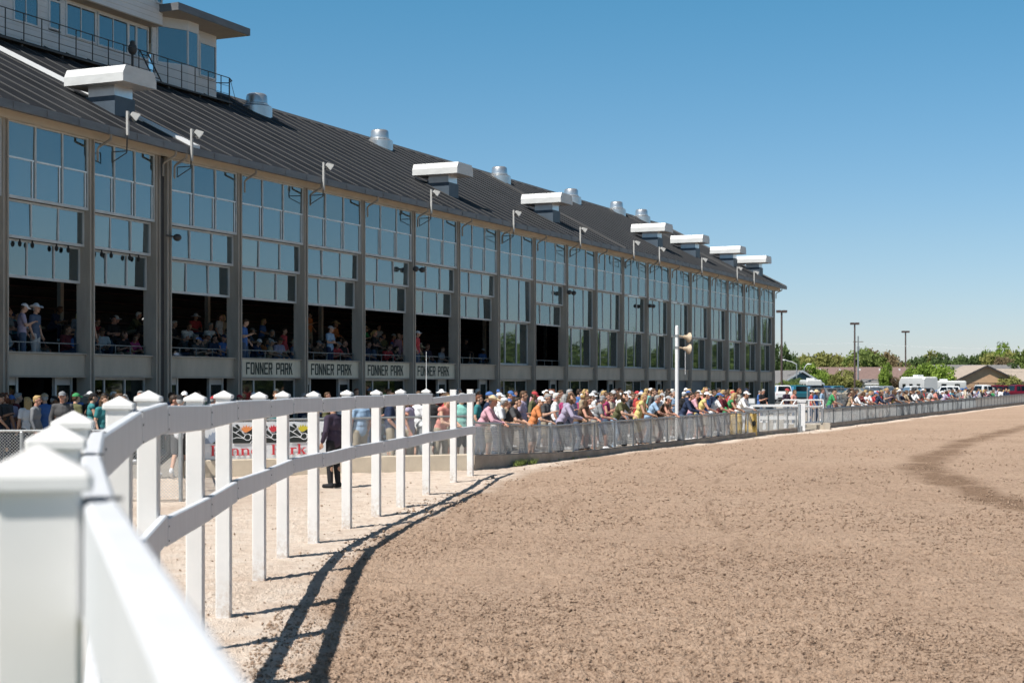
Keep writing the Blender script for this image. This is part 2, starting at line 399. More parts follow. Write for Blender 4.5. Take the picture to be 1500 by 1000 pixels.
me = bpy.data.meshes.new('dirt_clods')
me.vertices.add(len(xx)*6); me.vertices.foreach_set('co', V.reshape(-1).astype(np.float32))
me.loops.add(Fc.size); me.polygons.add(len(Fc)); me.loops.foreach_set('vertex_index', Fc.ravel().astype(np.int32))
me.polygons.foreach_set('loop_start', (np.arange(len(Fc))*3).astype(np.int32)); me.update(calc_edges=True)
tag(link('dirt_clods', me, MT['clod']), 'loose brown dirt clods scattered over the race track', 'dirt clods', kind='stuff')

# apron (raised 3 cm), far ground, parking lot
mb = MB()
pts = [(SP0[0]-.12, SP0[1]+.05), (KERB_M*160+KERB_C-.1, 160.), (KERB_M*160-60, 160.), (-60., 60.), (-45., 24.9), (SP2[0], SP2[1]+.1), (SP1[0]-.1, SP1[1]+.08)]
def zap(Y): return .015 - max(0., min(Y, 150.)-62)*.0023
ys = [32., 45., 62., 84., 106., 128., 150., 165.]
near = [pts[0], pts[6], pts[5], pts[4], (-45., 32.), (KERB_M*32-60, 32.)]
mb.prism([(x, y, -.3) for x, y in [(SP0[0]-.12, SP0[1]+.05), (KERB_M*45+KERB_C-.1, 45.), (KERB_M*45-60, 45.), (-60., 31.), (SP2[0], SP2[1]+.1), (SP1[0]-.1, SP1[1]+.08)]], (0,0,.315))
for ya, yb_ in zip(ys[1:-1], ys[2:]):
    za, zb = zap(ya), zap(yb_)
    q = [(KERB_M*ya+KERB_C-.1, ya, -.6), (KERB_M*yb_+KERB_C-.1, yb_, -.6), (KERB_M*yb_-60, yb_, -.6), (KERB_M*ya-60, ya, -.6)]
    mb.hexa(q + [(x, y, z) for (x, y, _), z in zip(q, (za, zb, zb, za))])
single('apron_pavement', mb, MT['apron'], (0,0,0), kind='structure')
mb = MB(); mb.add([(-3000,-900,-.3), (3000,-900,-.3), (3000,5000,-.3), (-3000,5000,-.3)], [(0,1,2,3)])
single('ground', mb, MT['grassland'], (0,0,0), kind='structure')
mb = MB(); mb.add([(14,161,-.2), (150,161,-.2), (150,262,-.2), (-20,262,-.2), (-20,161,-.2)], [(0,1,2,3,4)])
single('parking_lot', mb, MT['asphalt'], (0,0,0), kind='structure')
# ---------------------------------------------------------------- white race fence
P = [(.05,-.1), (-.716,2.32), (-1.228,4.14), (-1.685,5.9), (-2.04,7.98), (-2.235,9.45), (-2.37,11.5), (-2.476,13.2), (-2.55,15.5), (-2.61,17.5),
     (-2.48,19.2), (-2.30,21.4), (-2.04,23.1), (-1.79,24.7), (-1.53,27.4), (-1.19,31.2), (-.895,33.)]
TOP = [1.90, 1.907, 1.89, 1.893, 1.932, 1.955, 1.93, 1.936, 1.913, 1.91, 1.90, 1.905, 1.90, 1.905, 1.90, 1.87, 1.87]
fence = thing('rail_fence', 'white vinyl post and rail fence curving along the edge of the dirt track', 'fence', (-1.5, 14, 0))
def tang(i):
    a = Vector((*P[max(i-1,0)], 0)); b = Vector((*P[min(i+1, len(P)-1)], 0)); return (b-a).normalized()
HP = .0635
for i, (x, y) in enumerate(P):
    t = tang(i); s = Vector((t.y, -t.x, 0)); h = TOP[i]; capz = h-.066
    mb = MB(); nocap = i >= 15
    z1 = h if nocap else capz
    c = HP*.86                                   # eased corners
    ring = [(c,-HP),(HP,-c),(HP,c),(c,HP),(-c,HP),(-HP,c),(-HP,-c),(-c,-HP)]
    mb.prism([Vector((x,y,-.15)) + s*a + t*b for a, b in ring], (0,0,z1+.15))
    po = part('post', mb, MT['vinyl'], fence)
    if not nocap:
        mb = MB(); o = Vector((x, y, 0)); lv = []
        for hw, z in ((.0765, capz-.002), (.079, capz+.003), (.079, capz+.020), (.076, capz+.027), (.068, capz+.031), (.004, h)):
            k = hw*.9
            lv.append([o + s*a + t*b + Vector((0,0,z)) for a, b in ((k,-hw),(hw,-k),(hw,k),(k,hw),(-k,hw),(-hw,k),(-hw,-k),(-k,-hw))])
        vs = [p for l in lv for p in l]; fs = [tuple(range(7,-1,-1)), tuple(range(40,48))]
        for k in range(5):
            for j in range(8): fs.append((k*8+j, k*8+(j+1) % 8, k*8+8+(j+1) % 8, k*8+8+j))
        mb.add(vs, fs); part('cap', mb, MT['vinyl'], po)
def rail(i, z1, h, z1b=None, name='rail'):
    z1b = z1 if z1b is None else z1b
    a, b = Vector((*P[i],0)), Vector((*P[i+1],0))
    ta, tb = tang(i), tang(i+1)
    sa, sb = Vector((ta.y,-ta.x,0)), Vector((tb.y,-tb.x,0))
    t = (b-a).normalized(); g = t*random.uniform(.012, .018)
    def sec(p, s, z):
        o = p + s*(HP+.001); th = .052; r = .008
        return [o+Vector((0,0,z-h+r)), o+s*r+Vector((0,0,z-h)), o+s*(th-r)+Vector((0,0,z-h)), o+s*th+Vector((0,0,z-h+r)), o+s*th+Vector((0,0,z-r)), o+s*(th-r)+Vector((0,0,z)), o+s*r+Vector((0,0,z)), o+Vector((0,0,z-r))]
    sg = Vector((t.y,-t.x,0)); A, B = sec(a+g, (sg*.75+sa*.25).normalized(), z1), sec(b-g, (sg*.75+sb*.25).normalized(), z1b)
    mb = MB(); n = 8
    mb.add(A+B, [tuple(range(n)), tuple(range(2*n-1, n-1, -1))] + [(k, n+k, n+(k+1) % n, (k+1) % n) for k in range(n)])
    return part(name, mb, MT['vinyl_rail'], fence)
for i in range(len(P)-1):
    d0, d1 = TOP[i]-.085-.0, TOP[i+1]-.085
    j = random.uniform(-.011, .011); j2 = random.uniform(-.011, .011)
    if i == 14: rail(i, 1.74, .115, 1.765)
    else: rail(i, d0+j, .18, d1+j2)
    rail(i, d0-.69+j2, .175, d1-.69+j)
# steel brackets and bolt heads where rails meet posts
for i in range(1, len(P)):
    t = tang(i); s = Vector((t.y,-t.x,0)); p = Vector((*P[i],0)); mb = MB()
    for z in (TOP[i]-.10, TOP[i]-.79):
        mb = MB(); mb.obox(p + s*(HP+.03) - t*.02 + Vector((0,0,z+.018)), s*.030, t*.008, (0,0,.0028))
        part('bracket', mb, MT['steel'], fence)
        for dz in (-.05, -.14):
            mb = MB(); mb.tube(p + s*(HP+.050) + t*.04 + Vector((0,0,z+dz)), p + s*(HP+.058) + t*.04 + Vector((0,0,z+dz)), .006, n=6)
            part('bolt', mb, MT['steel'], fence)

# ---------------------------------------------------------------- chain-link fences on their kerbs
def chain(mb, p0, p1, z0, z1, pitch=.055, r=.0018, z0b=None, z1b=None):
    """Diamond wire between two points; the top and bottom may slope."""
    p0, p1 = Vector((*p0,0)), Vector((*p1,0)); L = (p1-p0).length; t = (p1-p0)/L
    z0b = z0 if z0b is None else z0b; z1b = z1 if z1b is None else z1b
    H = max(z1-z0, z1b-z0b)
    def P3(a, f): return p0 + t*a + Vector((0,0,(z0+(z0b-z0)*a/L) + f*((z1-z0)+((z1b-z0b)-(z1-z0))*a/L)))
    k = -H
    while k < L:
        for sgn in (1, -1):
            a0, a1 = (k, k+H)
            c0, c1 = max(0, a0), min(L, a1)
            if c1-c0 < 1e-3: continue
            f0, f1 = (c0-a0)/H, (c1-a0)/H
            if sgn < 0: f0, f1 = 1-f0, 1-f1
            mb.tube(P3(c0, f0), P3(c1, f1), r, n=3, caps=False)
        k += pitch
def kerb(name, p0, p1, th, z1, label, m, z1b=None, cat='kerb', group=None, zf=None):
    a, b = Vector((*p0,0)), Vector((*p1,0)); t = (b-a).normalized(); s = Vector((t.y,-t.x,0))*th/2
    z1b = z1 if z1b is None else z1b; mb = MB()
    n = max(2, int((b-a).length/3)); lo = Vector((0,0,-.2))
    for k in range(n):
        q0, q1 = a.lerp(b, k/n) + t*(.004 if k else 0), a.lerp(b, (k+1)/n) - t*.004
        za, zb = (z1+(z1b-z1)*k/n, z1+(z1b-z1)*(k+1)/n) if zf is None else (zf(k/n), zf((k+1)/n)); e = random.uniform(-.004, .004)
        c = .02
        A = [q0-s+lo, q0+s+lo, q0+s+Vector((0,0,za+e-c)), q0+s*(1-2*c/th)+Vector((0,0,za+e)), q0-s*(1-2*c/th)+Vector((0,0,za+e)), q0-s+Vector((0,0,za+e-c))]
        B = [q1-s+lo, q1+s+lo, q1+s+Vector((0,0,zb+e-c)), q1+s*(1-2*c/th)+Vector((0,0,zb+e)), q1-s*(1-2*c/th)+Vector((0,0,zb+e)), q1-s+Vector((0,0,zb+e-c))]
        mb.add(A+B, [tuple(range(5,-1,-1)), tuple(range(6,12))] + [(i, (i+1) % 6, 6+(i+1) % 6, 6+i) for i in range(6)])
    return single(name, mb, m, ((a+b)/2).to_tuple(), label, cat, group)
def kl(Y): return (KERB_M*Y+KERB_C, Y)
def cfence(label, pts, zs, step, r, wire, postm, toprail=.022, extra=None, thick=(), pitch=.055, horiz=0, name='chain_link_fence', skiprail=False):
    o = thing(name, label, 'fence', ((pts[0][0]+pts[-1][0])/2, (pts[0][1]+pts[-1][1])/2, 0))
    mw = MB(); mr = MB()
    for k in range(len(pts)-1):
        a, b = Vector((*pts[k],0)), Vector((*pts[k+1],0)); L = (b-a).length
        (z0, z1), (z0b, z1b) = zs[k], zs[k+1]
        rk = r[k] if isinstance(r, tuple) else r
        chain(mw, pts[k], pts[k+1], z0+.01, z1, pitch, rk, z0b+.01, z1b)
        for j in range(horiz if rk > .003 else 0):
            f = (j+.5)/horiz
            mw.tube(a+Vector((0,0,z0+(z1-z0)*f)), b+Vector((0,0,z0b+(z1b-z0b)*f)), rk*1.1, n=3, caps=False)
        mr.tube(a+Vector((0,0,z1)), b+Vector((0,0,z1b)), toprail, n=8)
        n = max(1, round(L/step))
        for j in range(n + (k == len(pts)-2)):
            q = a.lerp(b, j/n); zt = z1+(z1b-z1)*j/n; zb = z0+(z0b-z0)*j/n
            big = any(abs(q.y-ty) < step/2 for ty in thick)
            mp = MB(); rr = .06 if big else .033
            mp.lathe((q.x, q.y, 0), [(rr, zb-.05), (rr, zt+(.06 if big else -.022)), (rr*.8, zt+(.085 if big else -.012)), (.004, zt+(.10 if big else -.006))], 10)
            part('post', mp, postm, o)
    part('top_rail', mr, postm, o)
    part('wire_mesh', mw, wire, o)
    return o
kerb('kerb', kl(35.2), kl(63.7), .2, .22, 'long grey concrete kerb under the fence of the crowded spectator apron', MT['concrete_dark'], .17, zf=lambda f: .36-.19*min(1, f/.22))
kerb('kerb', kl(68.1), kl(150.), .2, .20, 'grey concrete kerb under the farther chain-link fence beyond the white gate', MT['concrete_dark'], .20)
kerb('low_wall', SP1, (SP0[0]-.06, SP0[1]-.1), .2, .385, 'pale sunlit low concrete wall behind the white fence, carrying the banner', MT['concrete_pale'], .385, 'wall')
cfence('grey chain-link fence in front of the leaning crowd, between white fence and gate', [kl(35.25), kl(39.5), kl(55.4), kl(63.6)], [(.36,1.10),(.23,.90),(.17,.95),(.17,.98)], 1.55, (.0046,.0042,.0017), MT['wire'], MT['galv'], thick=(39.5,), horiz=16)
cfence('long farther chain-link fence running past the white gate to the frame edge', [kl(68.2), kl(84.6), kl(150)], [(.20,.86),(.2,.84),(.2,.96)], 2.1, .0052, MT['wire'], MT['galv_dark'], toprail=.04, pitch=.06, thick=(103., 118.))
cfence('chain-link fence on the pale low wall, with the banner tied to it', [SP1, (SP0[0]-.06, SP0[1]-.1)], [(.385,1.20),(.385,1.25)], 2.1, .0024, MT['wire'], MT['galv'])
cfence('chain-link fence standing on bare gravel at the left, behind the nearest white posts', [(-16.,24.6), (-5.65,26.2), (SP1[0]-.05, SP1[1]-.06)], [(.03,1.20),(.03,1.20),(.03,1.2)], 2.4, .0032, MT['wire'], MT['galv'])
mb = MB(); a, b = Vector((*SP1,.45)), Vector((*SP0,.45))
for f0, h in ((.565, .86), (.80, .86)):
    q = a.lerp(b, f0)
mb = MB(); mb.tube(a.lerp(b, .56)+Vector((0,0,.42)), a.lerp(b, .985)+Vector((0,0,.42)), .016, n=8)

# grey hydrant-like steel bollard behind the spur fence
bol = Vector((-2.05, 35.4, 0)); mb = MB()
mb.lathe(bol, [(.16,0), (.16,.7), (.18,.72), (.18,.78), (.15,.80), (.14,.98), (.17,1.0), (.17,1.03), (.10,1.12), (.03,1.17), (.03,1.22), (.005,1.23)], 16)
for sx in (-1, 1): mb.tube(bol+Vector((0,0,.62)), bol+Vector((sx*.22,0,.62)), .06, n=10)
single('hydrant', mb, MT['galv'], bol.to_tuple(), 'grey domed hydrant standing behind the chain-link fence among spectators', 'hydrant', smooth=40)

# ---------------------------------------------------------------- banner
bd = (Vector((*SP0,0))-Vector((*SP1,0))).normalized(); bn = Vector((bd.y,-bd.x,0))
bo = Vector((*SP1,0)) + bd*.44 + bn*.035
def BP(a, b, e=0.): # along, up, off
    zb = .39
    return bo + bd*a + bn*e + Vector((0,0,zb+b))
ban = thing('banner', 'white banner with black horse heads and red lettering hung on the chain-link fence', 'banner', bo.to_tuple())
BL, BH = 2.86, .78
mb = MB(); nu, nv = 28, 5
g = lambda a, b: BP(a, b, .006*math.sin(a*5.1)+.004*math.sin(a*11+b*7))
vs = [g(BL*i/nu, BH*j/nv) for j in range(nv+1) for i in range(nu+1)]
vs2 = [v - bn*.012 for v in vs]
n1_ = len(vs); W = nu+1
fs = [(j*W+i, j*W+i+1, (j+1)*W+i+1, (j+1)*W+i) for j in range(nv) for i in range(nu)]
fs += [tuple(n1_+k for k in reversed(f)) for f in fs[:nu*nv]]
edge = [j for j in range(W)] + [j*W+nu for j in range(1, nv+1)] + [nv*W+i for i in range(nu-1, -1, -1)] + [j*W for j in range(nv-1, 0, -1)]
fs += [(edge[k], n1_+edge[k], n1_+edge[(k+1) % len(edge)], edge[(k+1) % len(edge)]) for k in range(len(edge))]
mb.add(vs+vs2, fs); part('sheet', mb, MT['banner'], ban, 60)
def art(name, polys, m, e=.012):
    mb = MB()
    for k, pl in enumerate(polys):
        mb.prism([BP(a, b, e+.0002*(k % 9)) for a, b in pl], bn*.002)
    return part(name, mb, m, ban)
sc = lambda x, y: ((x-2)/(1385-2)*BL, (535-y)/(535-118)*BH)
blk, fl = [], {'orange_ink': [], 'red_ink': [], 'yellow_ink': []}
FLM = [(90,205),(88,172),(104,190),(108,152),(124,180),(140,148),(150,178),(172,158),(172,182),(205,166),(192,205),(135,238),(112,232)]
wl = []
def strokes(pts, w=4.2):
    out = []
    for (xa, ya), (xb, yb_) in zip(pts[:-1], pts[1:]):
        L_ = math.hypot(xb-xa, yb_-ya); nx, ny = -(yb_-ya)/L_*w, (xb-xa)/L_*w; ex, ey = (xb-xa)/L_*1.5, (yb_-ya)/L_*1.5
        out.append([(xa+nx-ex,ya+ny-ey),(xb+nx+ex,yb_+ny+ey),(xb-nx+ex,yb_-ny+ey),(xa-nx-ex,ya-ny-ey)])
    return out
for x0, ink in ((306,'orange_ink'), (600,'red_ink'), (918,'yellow_ink')):
    S = lambda pl: [sc(x0+a, b) for a, b in pl]
    blk.append([S([(-4,166),(34,182),(66,208),(98,238),(140,246),(196,196),(226,186),(262,206),(296,222),(296,358),(-4,358)]), S([(20,150),(44,142),(74,172),(64,196),(38,176)])])
    for pl in ([(-4,222),(60,262),(112,298)], [(-4,304),(36,292),(84,296),(116,306),(142,324),(168,322),(186,300),(180,268),(158,252)], [(98,238),(128,262),(152,254)], [(128,262),(112,298)], [(158,252),(224,286),(296,290)], [(178,358),(214,322),(250,330)], [(66,208),(24,236)], [(226,186),(214,250),(250,262),(296,250)], [(250,330),(280,300)]):
        wl += [[sc(x0+a, b) for a, b in q] for q in strokes(pl)]
    fl[ink].append(S(FLM))
blk += [[[sc(*p) for p in ((85,358),(132,318),(138,330),(138,358))]], [[sc(*p) for p in ((1258,262),(1268,240),(1290,256),(1325,280),(1318,318),(1292,326),(1264,304))]]]
for v in blk: art('horse_drawing', v, MT['black_ink'])
art('outline_drawing', wl, MT['banner'], .0145)
for k, v in fl.items(): art('flame_drawing', v, MT[k], .019)
zig = [(2,330),(30,290),(40,300),(58,250),(72,268),(92,222),(104,240),(134,196),(138,300),(128,316),(80,358),(2,358)]
art('mane_drawing', [[sc(*p) for p in zig]], MT['blue_ink'])
# serif lettering, built from stems, bars and arcs that butt end to end
def arc(cx, cy, rx, ry, tx, ty, a0, a1, n=10):
    out = []
    for k in range(n):
        u, v = R(a0+(a1-a0)*k/n), R(a0+(a1-a0)*(k+1)/n)
        out.append([(cx+(rx)*math.cos(u), cy+ry*math.sin(u)), (cx+rx*math.cos(v), cy+ry*math.sin(v)), (cx+(rx-tx)*math.cos(v), cy+(ry-ty)*math.sin(v)), (cx+(rx-tx)*math.cos(u), cy+(ry-ty)*math.sin(u))])
    return out
def rc(x0, x1, y0, y1): return [(x0,y0),(x1,y0),(x1,y1),(x0,y1)]
def stem_(x, h, t=.16, s=.07, f=.06, top=True):
    o = [rc(x-s, x+t+s, 0, f), rc(x, x+t, f, h-f if top else h)]
    if top: o.append(rc(x-s, x+t, h-f, h))
    return o
SER = {
 'F': (.72, stem_(.09, 1.) + [rc(.25,.66,.94,1.), [(.60,.76),(.66,.76),(.66,.94),(.56,.94)], rc(.25,.46,.49,.55), [(.46,.40),(.50,.40),(.50,.64),(.46,.64)]]),
 'P': (.74, stem_(.09, 1.) + arc(.36, .73, .33, .27, .15, .06, -90, 90) + [rc(.25,.36,.94,1.), rc(.25,.36,.46,.52)]),
 'o': (.66, arc(.31, .33, .29, .34, .13, .06, 0, 360, 20)),
 'n': (.76, stem_(.09, .66) + arc(.40, .44, .25, .23, .14, .08, 0, 150, 8) + [rc(.51,.65,.06,.44), rc(.45,.71,0,.06)]),
 'e': (.62, arc(.30, .33, .28, .34, .13, .06, 8, 325, 16) + [rc(.17,.575,.32,.37)]),
 'r': (.54, stem_(.09, .66) + arc(.40, .44, .24, .23, .11, .1, 60, 150, 5) + [rc(.40,.50,.54,.64)]),
 'a': (.64, [rc(.36,.50,.06,.48), rc(.36,.60,0,.06)] + arc(.29, .47, .21, .20, .10, .06, 0, 165, 8) + arc(.24, .19, .20, .20, .11, .05, 40, 330, 10)),
 'k': (.74, stem_(.09, 1.) + [[(.25,.30),(.34,.30),(.60,.60),(.50,.60)], rc(.44,.70,.60,.66), [(.34,.36),(.46,.06),(.64,.06),(.43,.42)], rc(.42,.72,0,.06)]),
}
txt = []; x = sc(68, 0)[0]; hh = (535-380-38)/(535-118)*BH; y0 = (535-495)/(535-118)*BH
wtot = sum(SER[c][0] if c != ' ' else .34 for c in 'Fonner Park')
kx = (sc(1100, 0)[0]-x)/wtot
for c in 'Fonner Park':
    if c == ' ': x += .34*kx; continue
    w, pl = SER[c]
    for p in pl: txt.append([(x+a*kx, y0+b*hh) for a, b in p])
    x += w*kx
mb = MB()
for k, pl in enumerate(txt): mb.prism([BP(a, b, .012+.0003*(k % 5)) for a, b in pl], bn*.002)
part('lettering', mb, MT['red_ink'], ban)
# ---------------------------------------------------------------- grandstand
MT['bench'] = mat('dark_red_bench', (.05,.018,.018), .6, noise=(3., .2))
gs = thing('grandstand', 'long glass-fronted grandstand with grey steel columns and a charcoal metal roof', 'grandstand', (10, 80, 0))
CW = .22
def zroof(w): return 9.39 + .516*w
# bays: frame, u0 (right edge of the near column), u1 (right edge of the far column), open?, sign?
cols = [(FL, -10.72), (FL, -7.07), (FL, -3.42), (FL, -.18)] + [(FR, -3.75)] + [(FR, BAY*k) for k in range(18)]
bays = [(FL,-10.72,-7.07,1,0), (FL,-7.07,-3.42,1,0), (FL,-3.42,-.18,1,0), (FR,-3.75,0,1,0)]
for k in range(17):
    bays.append((FR, BAY*k, BAY*(k+1), 1 if k < 5 or k == 6 else 0, 1 if k < 4 else 0))
for F, u in cols:
    mb = MB()
    F.box(mb, u-CW, u-CW+.05, 0, .45, 0, 8.86); F.box(mb, u-.05, u, 0, .45, 0, 8.86)     # flanges
    F.box(mb, u-CW+.05, u-.05, .06, .39, 0, 8.86)                                          # web
    F.box(mb, u-CW-.02, u+.02, -.03, .47, 0, .03)
    c = part('column', mb, MT['column'], gs)
def window(F, u0, u1, w, z0, z1, sash=None, fr='alu', gl='glass', nm=3):
    mb = MB(); t = .055; d = .07
    a, b = u0, u1
    F.box(mb, a, b, w, w+d, z0, z0+t+.02); F.box(mb, a, b, w, w+d, z1-t, z1)
    F.box(mb, a, a+t, w, w+d, z0+t+.02, z1-t); F.box(mb, b-t, b, w, w+d, z0+t+.02, z1-t)
    for k in range(1, nm):
        c = a+(b-a)*k/nm
        F.box(mb, c-.025, c+.025, w, w+d, z0+t+.02, z1-t)
    win = part('window', mb, MT[fr], gs)
    mg = MB()
    for k in range(nm):
        p, q_ = a+(b-a)*k/nm+(.025 if k else t), a+(b-a)*(k+1)/nm-(.025 if k < nm-1 else t)
        ta, tb = random.uniform(-.009, .009), random.uniform(-.007, .007); zb_ = sash if sash else z0+t+.021
        mg.hexa([F.P(uu, ww+w+.032+(ta if uu > (p+q_)/2 else -ta)+(tb if zz > zb_ else -tb), zz) for zz in (zb_, z1-t-.001) for uu, ww in ((p+.001,0),(q_-.001,0),(q_-.001,.006),(p+.001,.006))])
        if sash: F.box(mg, p+.001, q_-.001, w+.031, w+.037, z0+t+.021, sash-.001, 1)
    part('pane', mg, [MT[gl], MT['glass_pale']], win)
    if sash:
        ms = MB()
        for k in range(nm):
            p, q_ = a+(b-a)*k/nm, a+(b-a)*(k+1)/nm
            F.box(ms, p+.06, q_-.06, w+.004, w+.026, sash-.022, sash+.022)
            F.box(ms, q_-.15, q_-.115, w+.006, w+.024, z0+.08, sash-.023)
        part('inner_sash', ms, MT['alu_light'], win)
    return win
def ring(*a): pass
# block lettering
def blk_letter(c):
    w, t, h = .60, .165, .145
    y0 = .44
    L = lambda *p: list(p)
    def side(x0, x1, ya, yb, ct, cb):      # outer side piece with optional chamfers on its right edge
        return [(x0,ya),(x1-(.08 if cb else 0),ya),(x1,ya+(.08 if cb else 0)),(x1,yb-(.08 if ct else 0)),(x1-(.08 if ct else 0),yb),(x0,yb)]
    def mir(pl): return [(w-x, y) for x, y in reversed(pl)]
    st = rc(0, t, 0, 1)
    if c == 'F': return [st, rc(t, w, 1-h, 1), rc(t, w*.88, .44, .44+h)]
    if c == 'E': return [st, rc(t, w, 1-h, 1), rc(t, w*.88, .44, .44+h), rc(t, w, 0, h)]
    if c == 'O':
        s_ = side(w-t, w, 0, 1, 1, 1); return [s_, mir(s_), rc(t, w-t, 1-h, 1), rc(t, w-t, 0, h)]
    if c == 'N': return [st, rc(w-t, w, 0, 1), [(t,.66),(w-t,0),(w-t,.34),(t,1)]]
    if c == 'P': return [st, rc(t, w-t, 1-h, 1), rc(t, w-t, y0, y0+h), side(w-t, w, y0, 1, 1, 1)]
    if c == 'R': return [st, rc(t, w-t, 1-h, 1), rc(t, w-t, y0, y0+h), side(w-t, w, y0, 1, 1, 1), [(w-t-.16,y0),(w-t-.0,0),(w,0),(w-t+.02,y0)]]
    if c == 'A':
        s_ = side(w-t, w, 0, 1, 1, 0); return [s_, mir(s_), rc(t, w-t, 1-h, 1), rc(t, w-t, .30, .30+h)]
    if c == 'K': return [st, [(t,.36),(w-.19,1),(w,1),(t,.60)], [(t+.10,.50),(w-.18,0),(w,0),(t+.20,.64)]]
for bi, (F, u0, u1, op, sg) in enumerate(bays):
    a, b = u0+.004, u1-CW-.004
    window(F, a, b, .05, 6.80, 8.82, sash=7.86)
    if op:
        window(F, a, b, .19, 5.79, 6.79, gl='glass_pale'); window(F, a, b, .33, 4.77, 5.78)
        mb = MB(); F.box(mb, a, b, .37, .395, 3.08, 3.105); n = 4
        for k in range(n+1):
            c = a+.03+(b-a-.06)*k/n; F.box(mb, c-.011, c+.011, .372, .393, 2.83, 3.08)
        part('guard_rail', mb, MT['galv_dark'], gs)
    else:
        window(F, a, b, .19, 4.80, 6.79, gl='glass_pale'); window(F, a, b, .33, 2.835, 4.79)
    mb = MB(); F.box(mb, a, b, .17, .34, 2.20, 2.78)
    sp = part('spandrel', mb, MT['spandrel_sign' if sg else 'spandrel'], gs)
    mb = MB(); F.box(mb, a, b, .10, .46, 2.783, 2.83); F.box(mb, a, b, .13, .36, 2.155, 2.197)
    part('ledge', mb, MT['column'], sp)
    if sg:
        mb = MB(); txt = 'FONNER PARK'; h = .40; lw = .268; x = a+.46
        for c in txt:
            if c != ' ':
                for k, pl in enumerate(blk_letter(c)):
                    mb.prism([F.P(x+px*lw/.70, .167-.0006*(k % 3), 2.29+py*h) for px, py in pl], F.n*.006)
            x += lw if c != ' ' else lw*.72
        part('lettering', mb, MT['ink'], sp)
    # ground storey
    if bi in (1, 3, 5, 7, 8, 10, 12, 14):
        w = .5
        for c0, c1, sill in ((a+.25, a+.95, .5), (b-.85, b-.15, .06)):
            mb = MB()
            for c in (c0, c1): F.box(mb, c-.04, c+.04, w, w+.1, 0, 2.155)
            F.box(mb, c0+.04, c1-.04, w+.02, w+.06, 0, sill); F.box(mb, c0+.04, c1-.04, w+.02, w+.06, 1.95, 2.155)
            d = part('door', mb, MT['alu'], gs)
            mg = MB(); F.box(mg, c0+.041, c1-.041, w+.03, w+.04, sill+.001, 1.949); part('pane', mg, MT['glass_dark'], d)
    elif bi == 15 or bi == 16:
        mb = MB(); F.box(mb, a, b, .30, .36, 0, 2.155); part('shutter_panel', mb, MT['hood_dark'], gs)
    else:
        window(F, a, b, .4, .35, 2.15, gl='glass_dark', nm=3)
        mb = MB(); F.box(mb, a, b, .38, .5, 0, .345); part('base_panel', mb, MT['spandrel'], gs)
# joint between the two runs
mb = MB(); FR.box(mb, -4.32, -3.99, .12, .30, 0, 8.85); part('joint_cover', mb, MT['column_dark'], gs)
# eave beam, gutter, soffit
def sweep(F, u0, u1, nm, prof, m, par=gs):
    mb = MB(); F.prism_u(mb, prof, u0, u1); return part(nm, mb, m, par)
UE = 70.1
rf = None
for F, u0, u1 in ((FL, -16., .28), (FR, -4.35, UE)):
    sweep(F, u0, u1-.15, 'eave_beam', [(-.10,8.80),(.40,8.80),(.40,9.10),(-.10,9.10)], MT['beam'])
# roof: panels with ribs, running from eave to ridge
def roof_run(F, e0, e1, r0, r1, w1, nm='roof'):
    """e0..e1 along the eave, r0..r1 along the ridge."""
    mb = MB(); th = .12
    def q(ue, ur, wa, wb, up): 
        ta, tb = (wa+.42)/(w1+.42), (wb+.42)/(w1+.42)
        return F.P(ue+(ur-ue)*ta, wa, zroof(wa)+up), F.P(ue+(ur-ue)*tb, wb, zroof(wb)+up)
    a, b = q(e0, r0, -.42, w1, 0); c, d = q(e1, r1, -.42, w1, 0); lo = Vector((0,0,-th))
    mb.hexa([a+lo, c+lo, d+lo, b+lo, a, c, d, b])
    r_ = part(nm, mb, MT['roof'], gs)
    ms = MB(); n = int((e1-e0)/1.15)
    for k in range(n+1):
        f = (k+.5)/(n+1); ue, ur = e0+(e1-e0)*f, r0+(r1-r0)*f
        p0, p1 = q(ue, ur, -.41, w1-.02, .003); s = F.d*.016; h = Vector((0,0,.035))
        ms.hexa([p0-s, p0+s, p1+s, p1-s, p0-s+h, p0+s+h, p1+s+h, p1-s+h])
    part('seam', ms, MT['seam'], r_)
    return r_
WR = 9.15
rl = roof_run(FL, -16., .30, -16., -.6, WR); rr_ = roof_run(FR, -4.0, UE, -4.9, UE, WR)
# back slope, end gable, ridge cap, white joint flashing
mb = MB(); lo = Vector((0,0,-.12))
for F, u0, u1 in ((FL,-16,-1.2), (FR,-5.2,UE)):
    a, b, c, d = F.P(u0,WR+.01,zroof(WR)-.01), F.P(u1,WR+.01,zroof(WR)-.01), F.P(u1,18.6,zroof(-.4)), F.P(u0,18.6,zroof(-.4))
    mb.hexa([a+lo,b+lo,c+lo,d+lo,a,b,c,d])
part('roof', mb, MT['roof'], gs)
mb = MB(); FR.prism_u(mb, [(WR-.18,zroof(WR-.18)+.02),(WR+.01,zroof(WR)+.10),(WR+.2,zroof(WR-.18)+.02)], -5, UE+.02); part('ridge_cap', mb, MT['seam'], rr_)
def flash(ue, ur, wid, h, m, F=FR, w0=-.40):
    mb = MB(); a = F.P(ue, w0, zroof(w0)+.004); b = F.P(ur, WR-.2, zroof(WR-.2)+.004); s = F.d*wid/2; up = Vector((0,0,h))
    mb.hexa([a-s,a+s,b+s,b-s,a-s+up,a+s+up,b+s+up,b-s+up]); return part('flashing', mb, m, rr_)
flash(-3.05, -5.25, .34, .10, MT['white_metal'])
flash(35.6, 37.4, .16, .10, MT['seam']); flash(59.6, 60.4, .15, .10, MT['seam'])
